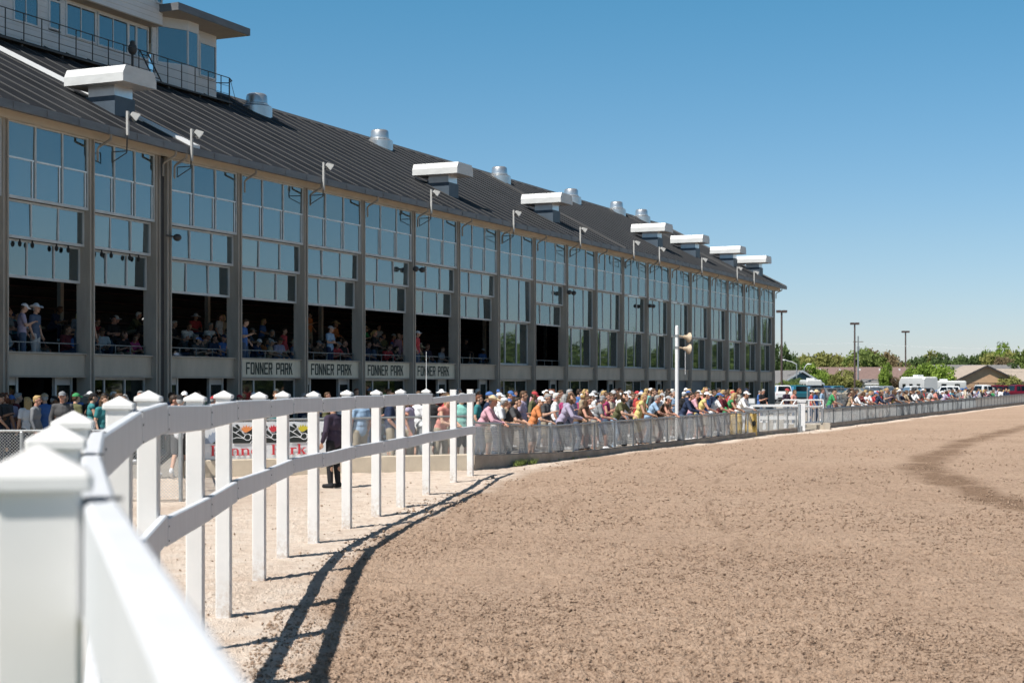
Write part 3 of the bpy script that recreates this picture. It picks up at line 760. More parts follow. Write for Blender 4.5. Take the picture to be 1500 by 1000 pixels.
for F, u0, u1 in ((FL, -16., .29), (FR, -4.0, UE)):
    mb = MB(); F.prism_u(mb, [(-.56,8.93),(-.43,8.93),(-.43,9.15),(-.47,9.15),(-.47,8.97),(-.52,8.97),(-.52,9.15),(-.56,9.15)], u0, u1)
    k = u0+.3
    while k < u1-.1:
        F.box(mb, k, k+.04, -.575, -.56, 8.95, 9.13); k += 1.35
    part('gutter', mb, MT['gutter'], gs)
    mb = MB(); F.box(mb, u0, u1-.1, -.42, -.10, 9.05, 9.08); part('soffit', mb, MT['soffit'], gs)
mb = MB()   # verge board and gable wall at the far end
for w0, w1 in ((-.5, WR), ):
    a, b = FR.P(UE, w0, zroof(w0)-.13), FR.P(UE, w1, zroof(w1)-.13); s = FR.d*.06; up = Vector((0,0,.22))
    mb.hexa([a,a+s,b+s,b,a+up,a+s+up,b+s+up,b+up])
part('verge_board', mb, MT['gutter'], gs)
mb = MB(); UEW = BAY*17+.02
FR.box(mb, UEW, UEW+.2, .46, 18.3, 0, 5.4)
for wa, wb in ((.46,6.5),(9.2,9.7),(12.4,12.9),(15.6,18.3)): FR.box(mb, UEW, UEW+.2, wa, wb, 5.4, 8.7)
for wa, wb in ((6.5,9.2),(9.7,12.4),(12.9,15.6)): FR.box(mb, UEW+.05, UEW+.15, wa, wb, 6.95, 7.05)
mb.prism([FR.P(UEW, .46, 8.7), FR.P(UEW, 18.3, 8.7), FR.P(UEW, 18.3, zroof(0)-.3), FR.P(UEW, WR, zroof(WR)-.2), FR.P(UEW, .46, zroof(.46)-.35)], FR.d*.2)
part('end_wall', mb, MT['spandrel'], gs)
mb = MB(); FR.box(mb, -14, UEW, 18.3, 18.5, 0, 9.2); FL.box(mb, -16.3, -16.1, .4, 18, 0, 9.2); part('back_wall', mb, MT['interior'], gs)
mb = MB()   # floor deck, stepped seating, ground-floor partition
for F, u0, u1 in ((FL, -16., -.2), (FR, -3.7, UEW-.01)):
    F.box(mb, u0, u1, .36, 3.4, 2.22, 2.40)
    for k in range(15):
        w = 3.4+.85*k; F.box(mb, u0-(k*.06 if F is FR else 0), u1, w, w+.848+(.3 if k == 14 else 0), 2.2+.02*k, 2.40+.42*k+.1)
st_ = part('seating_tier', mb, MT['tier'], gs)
mb = MB()
for F, u0, u1 in ((FL, -16., -.2), (FR, -3.7, UEW-.01)):
    for k in range(12):
        w = 3.4+.85*k; zt = 2.40+.42*k+.1
        F.box(mb, u0+.05, u1-.05, w+.36, w+.70, zt+.33, zt+.37)
    F.box(mb, u0+.05, u1-.05, 2.6, 2.9, 2.73, 2.77)
part('bench', mb, MT['bench'], st_)
mb = MB()
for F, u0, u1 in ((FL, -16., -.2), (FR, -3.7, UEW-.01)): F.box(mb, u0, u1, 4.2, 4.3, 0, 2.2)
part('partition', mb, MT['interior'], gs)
for k in range(-1, 17, 2):
    mb = MB(); FR.box(mb, BAY*k+1.4, BAY*k+1.55, 5.2, 5.35, 2.4, 11.7); part('inner_post', mb, MT['column'], gs)
# downspout elbows on every second column
for i, (F, u) in enumerate(cols):
    if i < 2: continue
    mb = MB(); y = u+.05
    mb.path([F.P(y, -.50, 8.94), F.P(y, -.50, 8.80), F.P(y, -.12, 8.62), F.P(y, -.06, 8.55), F.P(y, -.06, 8.2)], .035, 6)
    part('downspout', mb, MT['column'], gs)

# ---------------------------------------------------------------- floodlights on the eave
FLD = [(FL,-2.75), (FR,-3.6), (FR,4.07), (FR,12.28), (FR,20.3), (FR,28.36), (FR,36.2), (FR,40.5), (FR,48.6), (FR,56.5), (FR,60.7)]
ORD = ['first','second','third','fourth','fifth','sixth','seventh','eighth','ninth','tenth','eleventh','twelfth','thirteenth','fourteenth','fifteenth','sixteenth','seventeenth','eighteenth','nineteenth','twentieth']
for i, (F, u) in enumerate(FLD):
    lab = {0:'pale floodlight on the eave beside the nearest boxy roof hood', 1:'floodlight on a white board at the bend in the eave'}.get(i, f'{ORD[i]} eave floodlight counting along the gutter from the near end')
    o = thing('floodlight', lab, 'floodlight', F.P(u, -.6, 8.6).to_tuple(), 0, 'floodlights along the grandstand eave')
    mb = MB(); F.box(mb, u-.035, u+.035, -.65, -.585, 8.72 if i else 9.0, 9.68)
    part('mounting_board', mb, MT['lamp_grey'], o)
    mb = MB(); c = F.P(u+.16, -.74, 9.55)
    dirv = (F.n*.5+F.d*.6+Vector((0,0,-.55))).normalized(); sv = dirv.cross(Vector((0,0,1))).normalized(); uv = sv.cross(dirv)
    pr = [c-dirv*.12+sv*a+uv*b for a, b in ((-.06,-.06),(.06,-.06),(.06,.06),(-.06,.06))] + [c+dirv*.08+sv*a+uv*b for a, b in ((-.13,-.12),(.13,-.12),(.13,.12),(-.13,.12))]
    mb.hexa(pr); h_ = part('lamp_head', mb, MT['lamp_grey'], o)
    mb = MB(); mb.obox(c+dirv*.093, sv*.11, uv*.10, dirv*.01); part('lens', mb, MT['lamp_clear'], h_)
    mb = MB(); mb.path([F.P(u, -.62, 9.4), F.P(u+.08, -.68, 9.5), c-dirv*.1], .025, 6); mb.tube(F.P(u, -.62, 9.4), F.P(u-.02, -.6, 8.5), .022, n=6)
    mb.path([F.P(u-.02, -.6, 8.55), F.P(u-.02, -.1, 8.55), F.P(u-.02, -.1, 8.25), F.P(u-.02, -.6, 8.5)], .015, 6)
    part('bracket', mb, MT['column_dark'], o)
# security cameras / speakers on columns
for i, (F, u, z) in enumerate(((FR,-3.95,6.45), (FR,12.1,6.55), (FR,28.3,6.5), (FR,40.4,6.4))):
    o = thing('camera', f'small dark twin camera bracketed to a grandstand column, {ORD[i]} from the near end', 'camera', F.P(u,-.05,z).to_tuple(), 0, 'cameras on the grandstand columns')
    for s in (-1, 1) if i else (1,):
        mb = MB(); c = F.P(u-.11+s*.28, -.22, z-.05); mb.ell(c, (.13,.13,.11)); mb.tube(F.P(u-.11, -.01, z), c, .03, n=6); part('camera_head', mb, MT['column_dark'], o, 40)
# speakers under the third sash of the two nearest bays
for j, (u0, u1) in enumerate(((-7.07,-3.42),(-3.42,-.18))):
    for k, f in enumerate((.20,.34,.62,.76)):
        mb = MB(); c = FL.P(u0+(u1-u0)*f, .24, 5.66); mb.ell(c, (.052,.052,.08)); mb.tube(c, c+Vector((0,0,.13)), .025, n=6)
        single('spotlight', mb, MT['black'], c.to_tuple(), f'small black spotlight under the middle sash, {ORD[k]} of four in the {"nearest full" if j==0 else "second"} glass bay', 'spotlight', 'black spotlights under the sash', smooth=50)

# ---------------------------------------------------------------- roof hoods and ventilators
HD = [(FR,-5.0,1.15),(FR,18.1,1.5),(FR,30.05,1.55),(FR,47.2,1.75),(FR,54.45,1.6),(FR,63.4,1.6),(FR,67.6,.85)]
for i, (F, u, w) in enumerate(HD):
    lab = ['nearest white boxy exhaust hood, beside the white roof flashing below the press box'][0] if i == 0 else f'{ORD[i]} white boxy exhaust hood along the roof, counting from the near end'
    o = thing('exhaust_hood', lab, 'roof vent', F.P(u+.45, w+.5, zroof(w)).to_tuple(), 0, 'boxy exhaust hoods along the grandstand roof')
    z = zroof(w)
    mb = MB(); F.box(mb, u, u+.95, w, w+1.08, z-.15, z+.62); part('curb', mb, MT['hood_dark'], o)
    mb = MB(); F.box(mb, u+.05, u+.90, w+.05, w+1.03, z+.623, z+1.02); part('duct', mb, MT['zinc'], o)
    mb = MB(); ua, ub, wa, wb = u-.32, u+1.27, w-.56, w+1.64; z0 = z+.95
    prof = [(ua,z0),(ua,z0+.26),(ua+.13,z0+.50),(ub-.13,z0+.50),(ub,z0+.26),(ub,z0)]
    mb.prism([F.P(p, wa, zz) for p, zz in prof], -F.n*(wb-wa)); part('cover', mb, MT['hood_white'], o)
VT = [(12.9,8.0),(24.4,8.45),(38.7,8.5),(49.8,8.5),(59.6,9.0),(64.9,9.0)]
for i, (u, w) in enumerate(VT):
    c = FR.P(u, w, zroof(w))
    o = thing('ventilator', f'{ORD[i]} round spun-metal ventilator on the roof ridge, counting from the press box', 'roof vent', c.to_tuple(), 0, 'round ventilators on the roof ridge')
    mb = MB(); mb.lathe(c, [(.66,-.5),(.66,.14),(.62,.18),(.46,.20)], 24); part('base', mb, MT['zinc'], o, 40)
    mb = MB(); mb.lathe(c, [(.49,.20),(.52,.22),(.52,.25),(.46,.30),(.44,.60),(.41,.67),(.34,.71),(.2,.73),(.01,.74)], 24); part('cap', mb, MT['zinc'], o, 40)

# ---------------------------------------------------------------- press box on the ridge
pb = thing('press_box', 'white-sided press box on the roof ridge with a flat roof and a railed balcony', 'press box', FR.P(4, 8.5, 13.6).to_tuple())
def lap(mb, F, u0, u1, w, z0, z1, step=.19):    # lap siding facing the track
    z = z0
    while z < z1-.01:
        zt = min(z+step, z1)
        mb.prism([F.P(u0, w-.022, z), F.P(u0, w-.004, zt), F.P(u0, w+.05, zt), F.P(u0, w+.05, z)], F.d*(u1-u0)); z = zt+.001
def pwin(u0, u1, z0, z1, w=8.5, F=FR, nm=2, fw=.06):
    mb = MB()
    F.box(mb, u0-fw, u1+fw, w-.06, w+.02, z0-fw, z0); F.box(mb, u0-fw, u1+fw, w-.06, w+.02, z1, z1+fw)
    F.box(mb, u0-fw, u0, w-.06, w+.02, z0, z1); F.box(mb, u1, u1+fw, w-.06, w+.02, z0, z1)
    for k in range(1, nm): c = u0+(u1-u0)*k/nm; F.box(mb, c-.02, c+.02, w-.05, w+.01, z0, z1)
    wn = part('window', mb, MT['siding'], pb); mg = MB(); F.box(mg, u0, u1, w-.03, w-.02, z0, z1); part('pane', mg, MT['glass'], wn)
LW = 8.5
mb = MB()
wz = [(-9,-1.25,0,0),(-1.15,-.02,14.42,15.9),(.62,1.15,14.52,15.45),(1.51,3.02,14.46,15.55),(3.25,4.88,14.44,15.55),(5.0,5.37,14.44,15.55),(5.47,6.10,14.44,15.55)]
lap(mb, FR, -9, 6.22, LW, 12.9, 14.40)
for a, b in ((-9,-1.2),(.04,.56),(1.21,1.45),(3.08,3.19),(4.94,4.95)): lap(mb, FR, a, b, LW, 14.40, 15.62)
lap(mb, FR, .04, 6.22, LW, 15.62, 15.70)
FR.box(mb, 6.16, 6.22, LW, 13.4, 12.9, 18.2)
lap(mb, FR, -9, -1.2, LW, 15.62, 18.3); lap(mb, FR, -1.2, 1.3, LW, 16.0, 18.3)
FR.box(mb, -9, 6.16, LW+.06, LW+.12, 12.7, 14.38); FR.box(mb, -9, 6.1, 13.3, 13.4, 12.9, 18.2)
part('wall', mb, MT['siding'], pb)
for a, b, c, d in wz[1:]: pwin(a, b, c, d, nm=2 if b-a > 1 else 1)
mb = MB(); lap(mb, FR, 1.3, 6.35, 7.95, 15.74, 18.5); FR.box(mb, 6.30, 6.36, 8.0, 12, 15.74, 18.5); FR.box(mb, 1.28, 1.34, 7.99, 8.5, 15.74, 18.5)
up = part('upper_wall', mb, MT['siding'], pb)
mb = MB(); FR.box(mb, 1.3, 6.35, 7.93, 8.52, 15.70, 15.738); part('soffit', mb, MT['soffit'], up)
pwin(5.95, 6.2, 16.55, 17.6, 7.92, nm=1, fw=.05)
mb = MB(); FR.box(mb, -9, 6.4, 7.9, 13.5, 18.5, 18.65); part('roof', mb, MT['gutter'], pb)
# wing
W0 = 8.35
mb = MB()
lap(mb, FR, 6.4, 10.46, W0, 12.9, 14.38); lap(mb, FR, 6.4, 10.46, W0, 15.74, 16.2)
for a, b in ((6.24,6.50),(9.12,9.2)): lap(mb, FR, a, b, W0, 14.38, 15.74)
FR.box(mb, 10.40, 10.46, W0+.05, 12.2, 12.9, 14.36); FR.box(mb, 10.40, 10.46, W0+.05, 12.2, 15.75, 16.2); FR.box(mb, 10.40, 10.46, 11.9, 12.2, 14.36, 15.75)
FR.box(mb, 6.3, 10.4, 12.2, 12.3, 12.9, 14.4); FR.box(mb, 6.3, 8.6, 12.2, 12.3, 14.4, 16.2)
part('wing_wall', mb, MT['siding'], pb)
# angled bay window projecting from the wing
bp_ = [(6.55,W0-.02),(7.70,W0-.62),(8.40,W0-.62),(8.95,W0-.02)]
mb = MB(); mg = MB()
for (ua, wa), (ub, wb) in zip(bp_[:-1], bp_[1:]):
    for z0, z1 in ((13.35,14.44),(15.80,16.19)):
        a, b = FR.P(ua,wa,z0), FR.P(ub,wb,z0); nn = (b-a).normalized().cross(Vector((0,0,1)))
        mb.hexa([a, b, b-nn*.06, a-nn*.06] + [p+Vector((0,0,z1-z0)) for p in (a, b, b-nn*.06, a-nn*.06)])
    a, b = FR.P(ua,wa,14.45), FR.P(ub,wb,14.45); t_ = (b-a).normalized(); nn = t_.cross(Vector((0,0,1)))
    a2, b2 = a+t_*.05-nn*.02, b-t_*.05-nn*.02; h = Vector((0,0,1.34))
    mg.hexa([a2,b2,b2-nn*.012,a2-nn*.012,a2+h,b2+h,b2-nn*.012+h,a2-nn*.012+h])
    for q_ in (a, b): mb.obox(q_-nn*.03+h/2, t_*.03, nn*.035, (0,0,.68))
bw = part('bay_window', mb, MT['siding'], pb); part('pane', mg, MT['glass'], bw)
pwin(9.28, 10.30, 14.42, 15.70, W0-.03, nm=1)
mb = MB(); FR.box(mb, 6.15, 11.0, 7.05, 12.9, 16.21, 16.50); ro = part('wing_roof', mb, MT['gutter'], pb)
mb = MB(); FR.box(mb, 6.2, 10.95, 7.1, 12.8, 16.195, 16.207); part('soffit', mb, MT['soffit'], ro)
mb = MB(); c = FR.P(7.6, 9.4, 16.5); mb.lathe(c, [(.16,0),(.16,.3),(.3,.32),(.3,.55),(.02,.6)], 12); part('roof_vent', mb, MT['galv_dark'], ro, 40)
mb = MB()
for u, h in ((6.8,2.2),(7.25,1.3)): mb.tube(FR.P(u,9.6,16.5), FR.P(u,9.6,16.5+h), .03, .015, 6)
mb.path([FR.P(6.4,9.6,17.3), FR.P(7.3,9.6,17.2)], .02, 6); part('antenna', mb, MT['column_dark'], ro)
# balcony
mb = MB(); FR.box(mb, -9, 10.1, 7.3, 8.45, 13.30, 13.36); FR.box(mb, 10.101, 11.0, 7.9, 8.45, 13.30, 13.36)
bal = part('balcony', mb, MT['column_dark'], pb)
mb = MB()
for k in range(24):
    u = -8.9+k*.87
    if u > 9.9: break
    mb.tube(FR.P(u,7.35,13.3), FR.P(u,7.35,14.32), .022, n=6)
for z in (14.32, 13.98, 13.66): mb.tube(FR.P(-9,7.35,z), FR.P(9.95,7.35,z), .02 if z > 14 else .010, n=6)
mb.path([FR.P(9.95,7.35,14.32), FR.P(10.5,7.6,14.32), FR.P(10.8,8.0,14.32), FR.P(10.5,8.5,14.32)], .02, 6)
mb.tube(FR.P(9.95,7.35,13.3), FR.P(9.95,7.35,14.32), .03, n=6); mb.path([FR.P(10.0,7.35,14.3), FR.P(10.4,7.3,13.3)], .012, 6)
part('railing', mb, MT['column_dark'], bal)
mb = MB()
for k in range(10): FR.box(mb, -8+k*2, -7.92+k*2, 7.4, 8.4, 12.9, 13.295)
part('joist', mb, MT['column_dark'], bal)
mb = MB(); c = FR.P(3.9, 7.45, 14.3); mb.ell(c, (.17,.17,.22)); mb.ell(c+Vector((0,0,.22)), (.10,.10,.10)); mb.tube(FR.P(3.9,7.45,13.36), c, .05, n=6)
part('spotlight', mb, MT['column_dark'], bal, 50)
mb = MB()
for s in (0, .45): mb.tube(FR.P(5.3+s,7.5,13.36), FR.P(5.3+s,8.2,14.6), .03, n=6)
for k in range(4): mb.tube(FR.P(5.3,7.6+.17*k,13.54+.3*k), FR.P(5.75,7.6+.17*k,13.54+.3*k), .02, n=6)
part('ladder', mb, MT['column_dark'], bal)
# ---------------------------------------------------------------- people
def remesh(mb, vox, name, smooth_it=3):
    me = mb.mesh('tmp'); o = bpy.data.objects.new('tmp', me); COL.objects.link(o)
    r = o.modifiers.new('r', 'REMESH'); r.mode = 'VOXEL'; r.voxel_size = vox
    s = o.modifiers.new('s', 'SMOOTH'); s.iterations = smooth_it; s.factor = .5
    dg = bpy.context.evaluated_depsgraph_get(); dg.update()
    out = bpy.data.meshes.new_from_object(o.evaluated_get(dg)); out.name = name
    bpy.data.objects.remove(o); bpy.data.meshes.remove(me)
    out.materials.clear(); out.shade_smooth()
    return out
def skel(p):
    """Joints of a 1.75 m figure facing +Y."""
    a = p.get('lean', 0.); hz = p.get('hip', .93)
    def T(t, dx=0, dy=0): return Vector((dx, t*math.sin(a)+dy*math.cos(a), hz+t*math.cos(a)-dy*math.sin(a)))
    S = dict(hip=Vector((0,0,hz)), b1=T(.14), b2=T(.33), neck0=T(.49), T=T)
    hp = p.get('head', 0.); S['neck1'] = T(.58); S['head'] = S['neck1'] + Vector((0, .045+.06*math.sin(a*.5+hp), .105-.02*a))
    S['hM'] = Matrix.Rotation(-p.get('yaw', 0.), 3, 'Z') @ Matrix.Rotation(-(a*.35+hp), 3, 'X')
    for sd, s in (('R',1),('L',-1)):
        S['sh'+sd] = T(.46, s*.175)
        S['el'+sd] = Vector((s*p['el'+sd][0], *p['el'+sd][1:])); S['ha'+sd] = Vector((s*p['ha'+sd][0], *p['ha'+sd][1:]))
        S['hj'+sd] = Vector((s*.085, 0, hz-.02))
        S['kn'+sd] = Vector((s*p['kn'+sd][0], *p['kn'+sd][1:])); S['an'+sd] = Vector((s*p['an'+sd][0], *p['an'+sd][1:]))
        f = p.get('ft'+sd, (.04, 1.)); fd = Vector((s*f[0], f[1], p.get('ftz'+sd, 0.))).normalized()
        S['he'+sd] = S['an'+sd] + Vector((0,-.035,-.045)); S['to'+sd] = S['an'+sd] + fd*.16 + Vector((0,0,-.055))
    return S
STAND = dict(knR=(.10,.02,.50), knL=(.10,.02,.50), anR=(.11,-.01,.09), anL=(.11,-.01,.09))
POSES = {
 'stand': dict(STAND, elR=(.255,-.02,1.13), haR=(.25,.08,.90), elL=(.25,-.03,1.13), haL=(.24,.07,.90)),
 'phone': dict(STAND, elR=(.24,.06,1.14), haR=(.06,.30,1.24), elL=(.25,-.02,1.13), haL=(.20,.16,.95), head=.35, knL=(.10,.06,.50), anL=(.12,.03,.09)),
 'fold': dict(STAND, elR=(.25,.06,1.13), haR=(-.07,.20,1.17), elL=(.25,.05,1.12), haL=(-.06,.185,1.10), yaw=.35),
 'lean': dict(lean=.48, hip=.90, elR=(.27,.36,1.07), haR=(.03,.60,.985), elL=(.27,.35,1.07), haL=(.01,.57,1.00), knR=(.11,.03,.49), knL=(.11,.10,.49), anR=(.12,-.12,.09), anL=(.12,.02,.09), head=-.15),
 'leanlook': dict(lean=.34, hip=.92, elR=(.26,.24,1.06), haR=(.04,.52,1.0), elL=(.27,.27,1.07), haL=(.10,.54,.99), knR=(.10,.06,.50), knL=(.10,.0,.50), anR=(.12,.02,.09), anL=(.11,-.08,.09), yaw=-.7),
 'walk': dict(lean=.06, elR=(.25,-.14,1.14), haR=(.23,-.08,.90), elL=(.24,.10,1.13), haL=(.20,.28,.98), knR=(.09,.20,.52), knL=(.09,-.02,.50), anR=(.09,.30,.10), anL=(.09,-.34,.20), ftzL=-.55, ftzR=.25),
 'raise': dict(STAND, elR=(.27,.08,1.62), haR=(.22,.16,1.88), elL=(.25,.03,1.13), haL=(.18,.24,1.02), yaw=-.3),
 'sit': dict(hip=.48, lean=.14, elR=(.25,.10,.72), haR=(.08,.34,.64), elL=(.25,.09,.72), haL=(.09,.36,.63), knR=(.14,.44,.50), knL=(.13,.43,.50), anR=(.14,.40,.09), anL=(.15,.44,.09)),
 'sitlean': dict(hip=.48, lean=.5, elR=(.24,.40,.62), haR=(.05,.58,.66), elL=(.24,.38,.62), haL=(.03,.56,.70), knR=(.17,.44,.50), knL=(.16,.43,.50), anR=(.15,.38,.09), anL=(.15,.42,.09), yaw=.5),
}
def hand_parts(mb, w, d, up, s):
    """Palm is part of the body; five curled fingers are added here."""
    d = d.normalized(); sd = d.cross(up).normalized(); pn = sd.cross(d).normalized()
    base = w + d*.085
    for k, (o, L) in enumerate(((-.030,.062),(-.010,.074),(.010,.070),(.029,.054))):
        p0 = base + sd*o; p1 = p0 + (d*.85 - pn*.35)*L*.55; p2 = p1 + (d*.45 - pn*.85)*L*.5
        mb.tube(p0-d*.02, p1, .0095, .0085, 6); mb.tube(p1, p2, .0085, .0068, 6)
    q0 = w + d*.03 + sd*(-.032*s); q1 = q0 + (d*.7 - sd*.75*s - pn*.25)*.038; q2 = q1 + (d*.95 - pn*.4)*.032
    mb.tube(q0, q1, .012, .0105, 6); mb.tube(q1, q2, .0105, .008, 6)
PROTO = {}
def proto(pn):
    p = POSES[pn]; S = skel(p); T = S['T']; hM = S['hM']; hd = S['head']
    sit = pn.startswith('sit')
    a = p.get('lean', 0.); tM = Matrix.Rotation(-a, 3, 'X')
    def torso(mb, g):
        mb.ell(S['hip'] + Vector((0,0,.02)), (.160+g, .110+g, .125+g), tM); mb.ell(S['b1'], (.148+g, .105+g, .15), tM)
        mb.ell(S['b2'], (.165+g, .115+g, .16), tM); mb.ell(T(.42), (.150+g, .098+g, .10+g*.5), tM)
        for s in 'LR': mb.cap(T(.46), S['sh'+s], .066+g, .058+g)
    B = MB(); torso(B, 0)
    B.cap(S['neck0'], S['neck1']+Vector((0,.02,.02)), .060, .052)
    H = lambda x, y, z: hd + hM @ Vector((x, y, z))
    B.ell(H(0,-.005,.025), (.074,.094,.092), hM); B.ell(H(0,.028,-.045), (.055,.062,.068), hM); B.ell(H(0,.062,-.085), (.028,.024,.022), hM)
    B.cap(H(0,.088,.018), H(0,.106,-.022), .011, .015); B.cap(H(-.03,.076,.035), H(.03,.076,.035), .014, .014)
    for s in (-1, 1): B.ell(H(s*.076,-.008,-.005), (.012,.022,.032), hM)
    for sd, s in (('R',1),('L',-1)):
        sh, el, ha = S['sh'+sd], S['el'+sd], S['ha'+sd]
        B.cap(sh, el, .050, .040); B.cap(el, ha, .041, .028)
        fd = (ha-el).normalized(); B.ell(el.lerp(ha, .25), (.044,.044,.06), fd.to_track_quat('Z','Y').to_matrix())
        up = Vector((0,0,1)) if abs(fd.z) < .8 else Vector((-s,0,0))
        Mh = Matrix((fd.cross(up).normalized(), fd, fd.cross(up).normalized().cross(fd))).transposed()
        B.ell(ha+fd*.05, (.041,.055,.019), Mh)
        hj, kn, an = S['hj'+sd], S['kn'+sd], S['an'+sd]
        B.cap(hj, kn, .088, .056); B.cap(kn, an, .054, .037)
        B.ell(kn.lerp(an, .3)+Vector((0,-.018,0)), (.052,.056,.10), (an-kn).normalized().to_track_quat('Z','Y').to_matrix())
        B.cap(S['he'+sd], S['to'+sd], .042, .032)
    me = remesh(B, .0135, 'person_body', 2)
    X = MB()
    for sd, s in (('R',1),('L',-1)):
        fd = (S['ha'+sd]-S['el'+sd]).normalized(); up = Vector((0,0,1)) if abs(fd.z) < .8 else Vector((-s,0,0))
        hand_parts(X, S['ha'+sd], fd, up, s)
    nskin = len(X.f)
    for s in (-1, 1): X.ell(H(s*.031,.083,.014), (.014,.008,.008), hM, 8, 6, 1)
    X.ell(H(0,.083,-.056), (.024,.010,.007), hM, 8, 6, 2)
    bm = bmesh.new(); bm.from_mesh(me); tmp = X.mesh('x', smooth=180); bm.from_mesh(tmp); bm.to_mesh(me); bm.free(); bpy.data.meshes.remove(tmp)
    me.shade_smooth()
    for m in (None, MT['eye'], MT['lip']): me.materials.append(m)
    out = dict(body=me, hM=hM, head=hd)
    # shirt: short and long sleeved
    for nm, fs, fl_ in (('tee', .62, 0), ('sleeved', 1., .86), ('tank', 0, 0)):
        M_ = MB(); torso(M_, .017)
        hem = .10 if not sit else .02
        M_.ell(S['hip']+Vector((0,0,-.03 if not sit else .03)), (.170,.125,.115))
        for sd in 'LR':
            sh, el, ha = S['sh'+sd], S['el'+sd], S['ha'+sd]
            if fs: M_.cap(sh, sh.lerp(el, fs), .067, .058 if fs >= 1 else .062)
            if fl_: M_.cap(el, el.lerp(ha, fl_), .056, .044)
        M_.cap(S['neck0']-Vector((0,0,.01)), S['neck0']+Vector((0,.004,.03)), .074, .064)
        out[nm] = remesh(M_, .016, 'shirt')
    for nm, fk in (('trousers', 1.), ('shorts', 0.)):
        M_ = MB(); M_.ell(S['hip']+Vector((0,0,.0)), (.170,.122,.125), None)
        for sd in 'LR':
            hj, kn, an = S['hj'+sd], S['kn'+sd], S['an'+sd]
            M_.cap(hj, kn if fk else hj.lerp(kn, .88), .102, .070 if fk else .088)
            if fk: M_.cap(kn, kn.lerp(an, .93), .070, .056)
        out[nm] = remesh(M_, .016, nm)
    M_ = MB()
    for sd in 'LR':
        M_.cap(S['he'+sd], S['to'+sd], .050, .042); M_.cap(S['he'+sd]+Vector((0,0,.02)), S['an'+sd]+Vector((0,.0,.0)), .048, .045)
    out['shoes'] = remesh(M_, .014, 'shoes')
    PROTO[pn] = out
    return out
MT['eye'] = mat('dark_eye', (.03,.025,.02), .3); MT['lip'] = mat('lips', (.34,.13,.11), .5)
# hair and hats, in head space (origin at the head centre, +Y forward)
HEADWEAR = {}
def hw(nm, build, vox=.010, rm=True, sm=50):
    m = MB(); build(m); HEADWEAR[nm] = remesh(m, vox, nm, 1) if rm else m.mesh(nm, smooth=sm)
def short_hair(m): m.ell((0,-.022,.045), (.083,.092,.086)); m.ell((0,-.06,.0), (.070,.055,.07)); m.ell((0,.045,.095), (.06,.045,.032))
def long_hair(m):
    short_hair(m)
    for s in (-1,1): m.cap((s*.062,-.03,.0), (s*.075,-.05,-.16), .038, .032)
    m.cap((0,-.075,0), (0,-.095,-.24), .06, .045); m.cap((.04,-.075,0), (.05,-.09,-.22), .05, .035); m.cap((-.04,-.075,0), (-.05,-.09,-.21), .05, .035)
def pony(m): short_hair(m); m.cap((0,-.10,.05), (0,-.15,-.02), .030, .034); m.cap((0,-.15,-.02), (0,-.135,-.16), .034, .018)
def curly(m):
    r_ = random.Random(4)
    for k in range(46):
        a, z = r_.uniform(0, 6.28), r_.uniform(-.12, .13)
        rr = .088*math.sqrt(max(.15, 1-(z/.15)**2))
        x, y = rr*math.cos(a), rr*math.sin(a)-.03
        if y > .035 and z < .07: continue
        m.ell((x, y, z), (.032,)*3, None, 8, 6)
def bun(m): short_hair(m); m.ell((0,-.10,.10), (.042,)*3)
hw('short_hair', short_hair); hw('long_hair', long_hair); hw('ponytail_hair', pony); hw('curly_hair', curly); hw('bun_hair', bun)
def dome(m, r=(.086,.104,.085), c=(0,-.012,.045), z0=.30):
    prof = [(math.cos(t), math.sin(t)) for t in [0, .25, .5, .75, 1.0, 1.25, 1.45, 1.56]]
    vs = []; n = 20
    for k, (a, b) in enumerate(prof):
        for i in range(n): t = 2*math.pi*i/n; vs.append((c[0]+r[0]*a*math.cos(t), c[1]+r[1]*a*math.sin(t), c[2]+r[2]*b))
    fs = [(k*n+i, k*n+(i+1) % n, (k+1)*n+(i+1) % n, (k+1)*n+i) for k in range(len(prof)-1) for i in range(n)]
    fs += [tuple(range(n-1,-1,-1)), tuple(range((len(prof)-1)*n, len(prof)*n))]
    m.add(vs, fs)
def brim(m, rx, ry, c, curl, dr=(.075,.092), th=.008, a0=0, a1=2*math.pi, n=32):
    vs = []; full = abs(a1-a0-2*math.pi) < .01; N_ = n if full else n+1
    for i in range(N_):
        t = a0+(a1-a0)*i/n
        for f in (0, .5, 1):
            x = (dr[0]+(rx-dr[0])*f)*math.cos(t); y = (dr[1]+(ry-dr[1])*f)*math.sin(t)
            vs.append((c[0]+x, c[1]+y, c[2]+curl*f*f*abs(math.cos(t))**2 - (.012*f*f if not full else .02*f*f*abs(math.sin(t)))))
    vs2 = [(x, y, z-th) for x, y, z in vs]; L = len(vs); fs = []
    rngi = range(n) 
    for i in rngi:
        j = (i+1) % N_
        for f in (0, 1): fs += [(i*3+f, i*3+f+1, j*3+f+1, j*3+f), (L+i*3+f, L+j*3+f, L+j*3+f+1, L+i*3+f+1)]
        fs += [(i*3+2, L+i*3+2, L+j*3+2, j*3+2), (i*3, j*3, L+j*3, L+i*3)]
    if not full:
        fs += [(0, L, L+1, 1), (1, L+1, L+2, 2)]; e = n*3; fs += [(e, e+1, L+e+1, L+e), (e+1, e+2, L+e+2, L+e+1)]
    m.add(vs+vs2, fs)
def cap_(m): dome(m); brim(m, .072, .19, (0,-.012,.052), -.03, (.070,.088), .007, R(25), R(155), 14); m.ell((0,-.012,.131), (.009,)*3, None, 8, 5)
def cowboy(m): dome(m, (.084,.104,.125), (0,-.012,.045)); brim(m, .19, .20, (0,-.012,.05), .055)
def sunhat(m): dome(m, (.084,.104,.10), (0,-.012,.045)); brim(m, .185, .20, (0,-.012,.05), -.035)
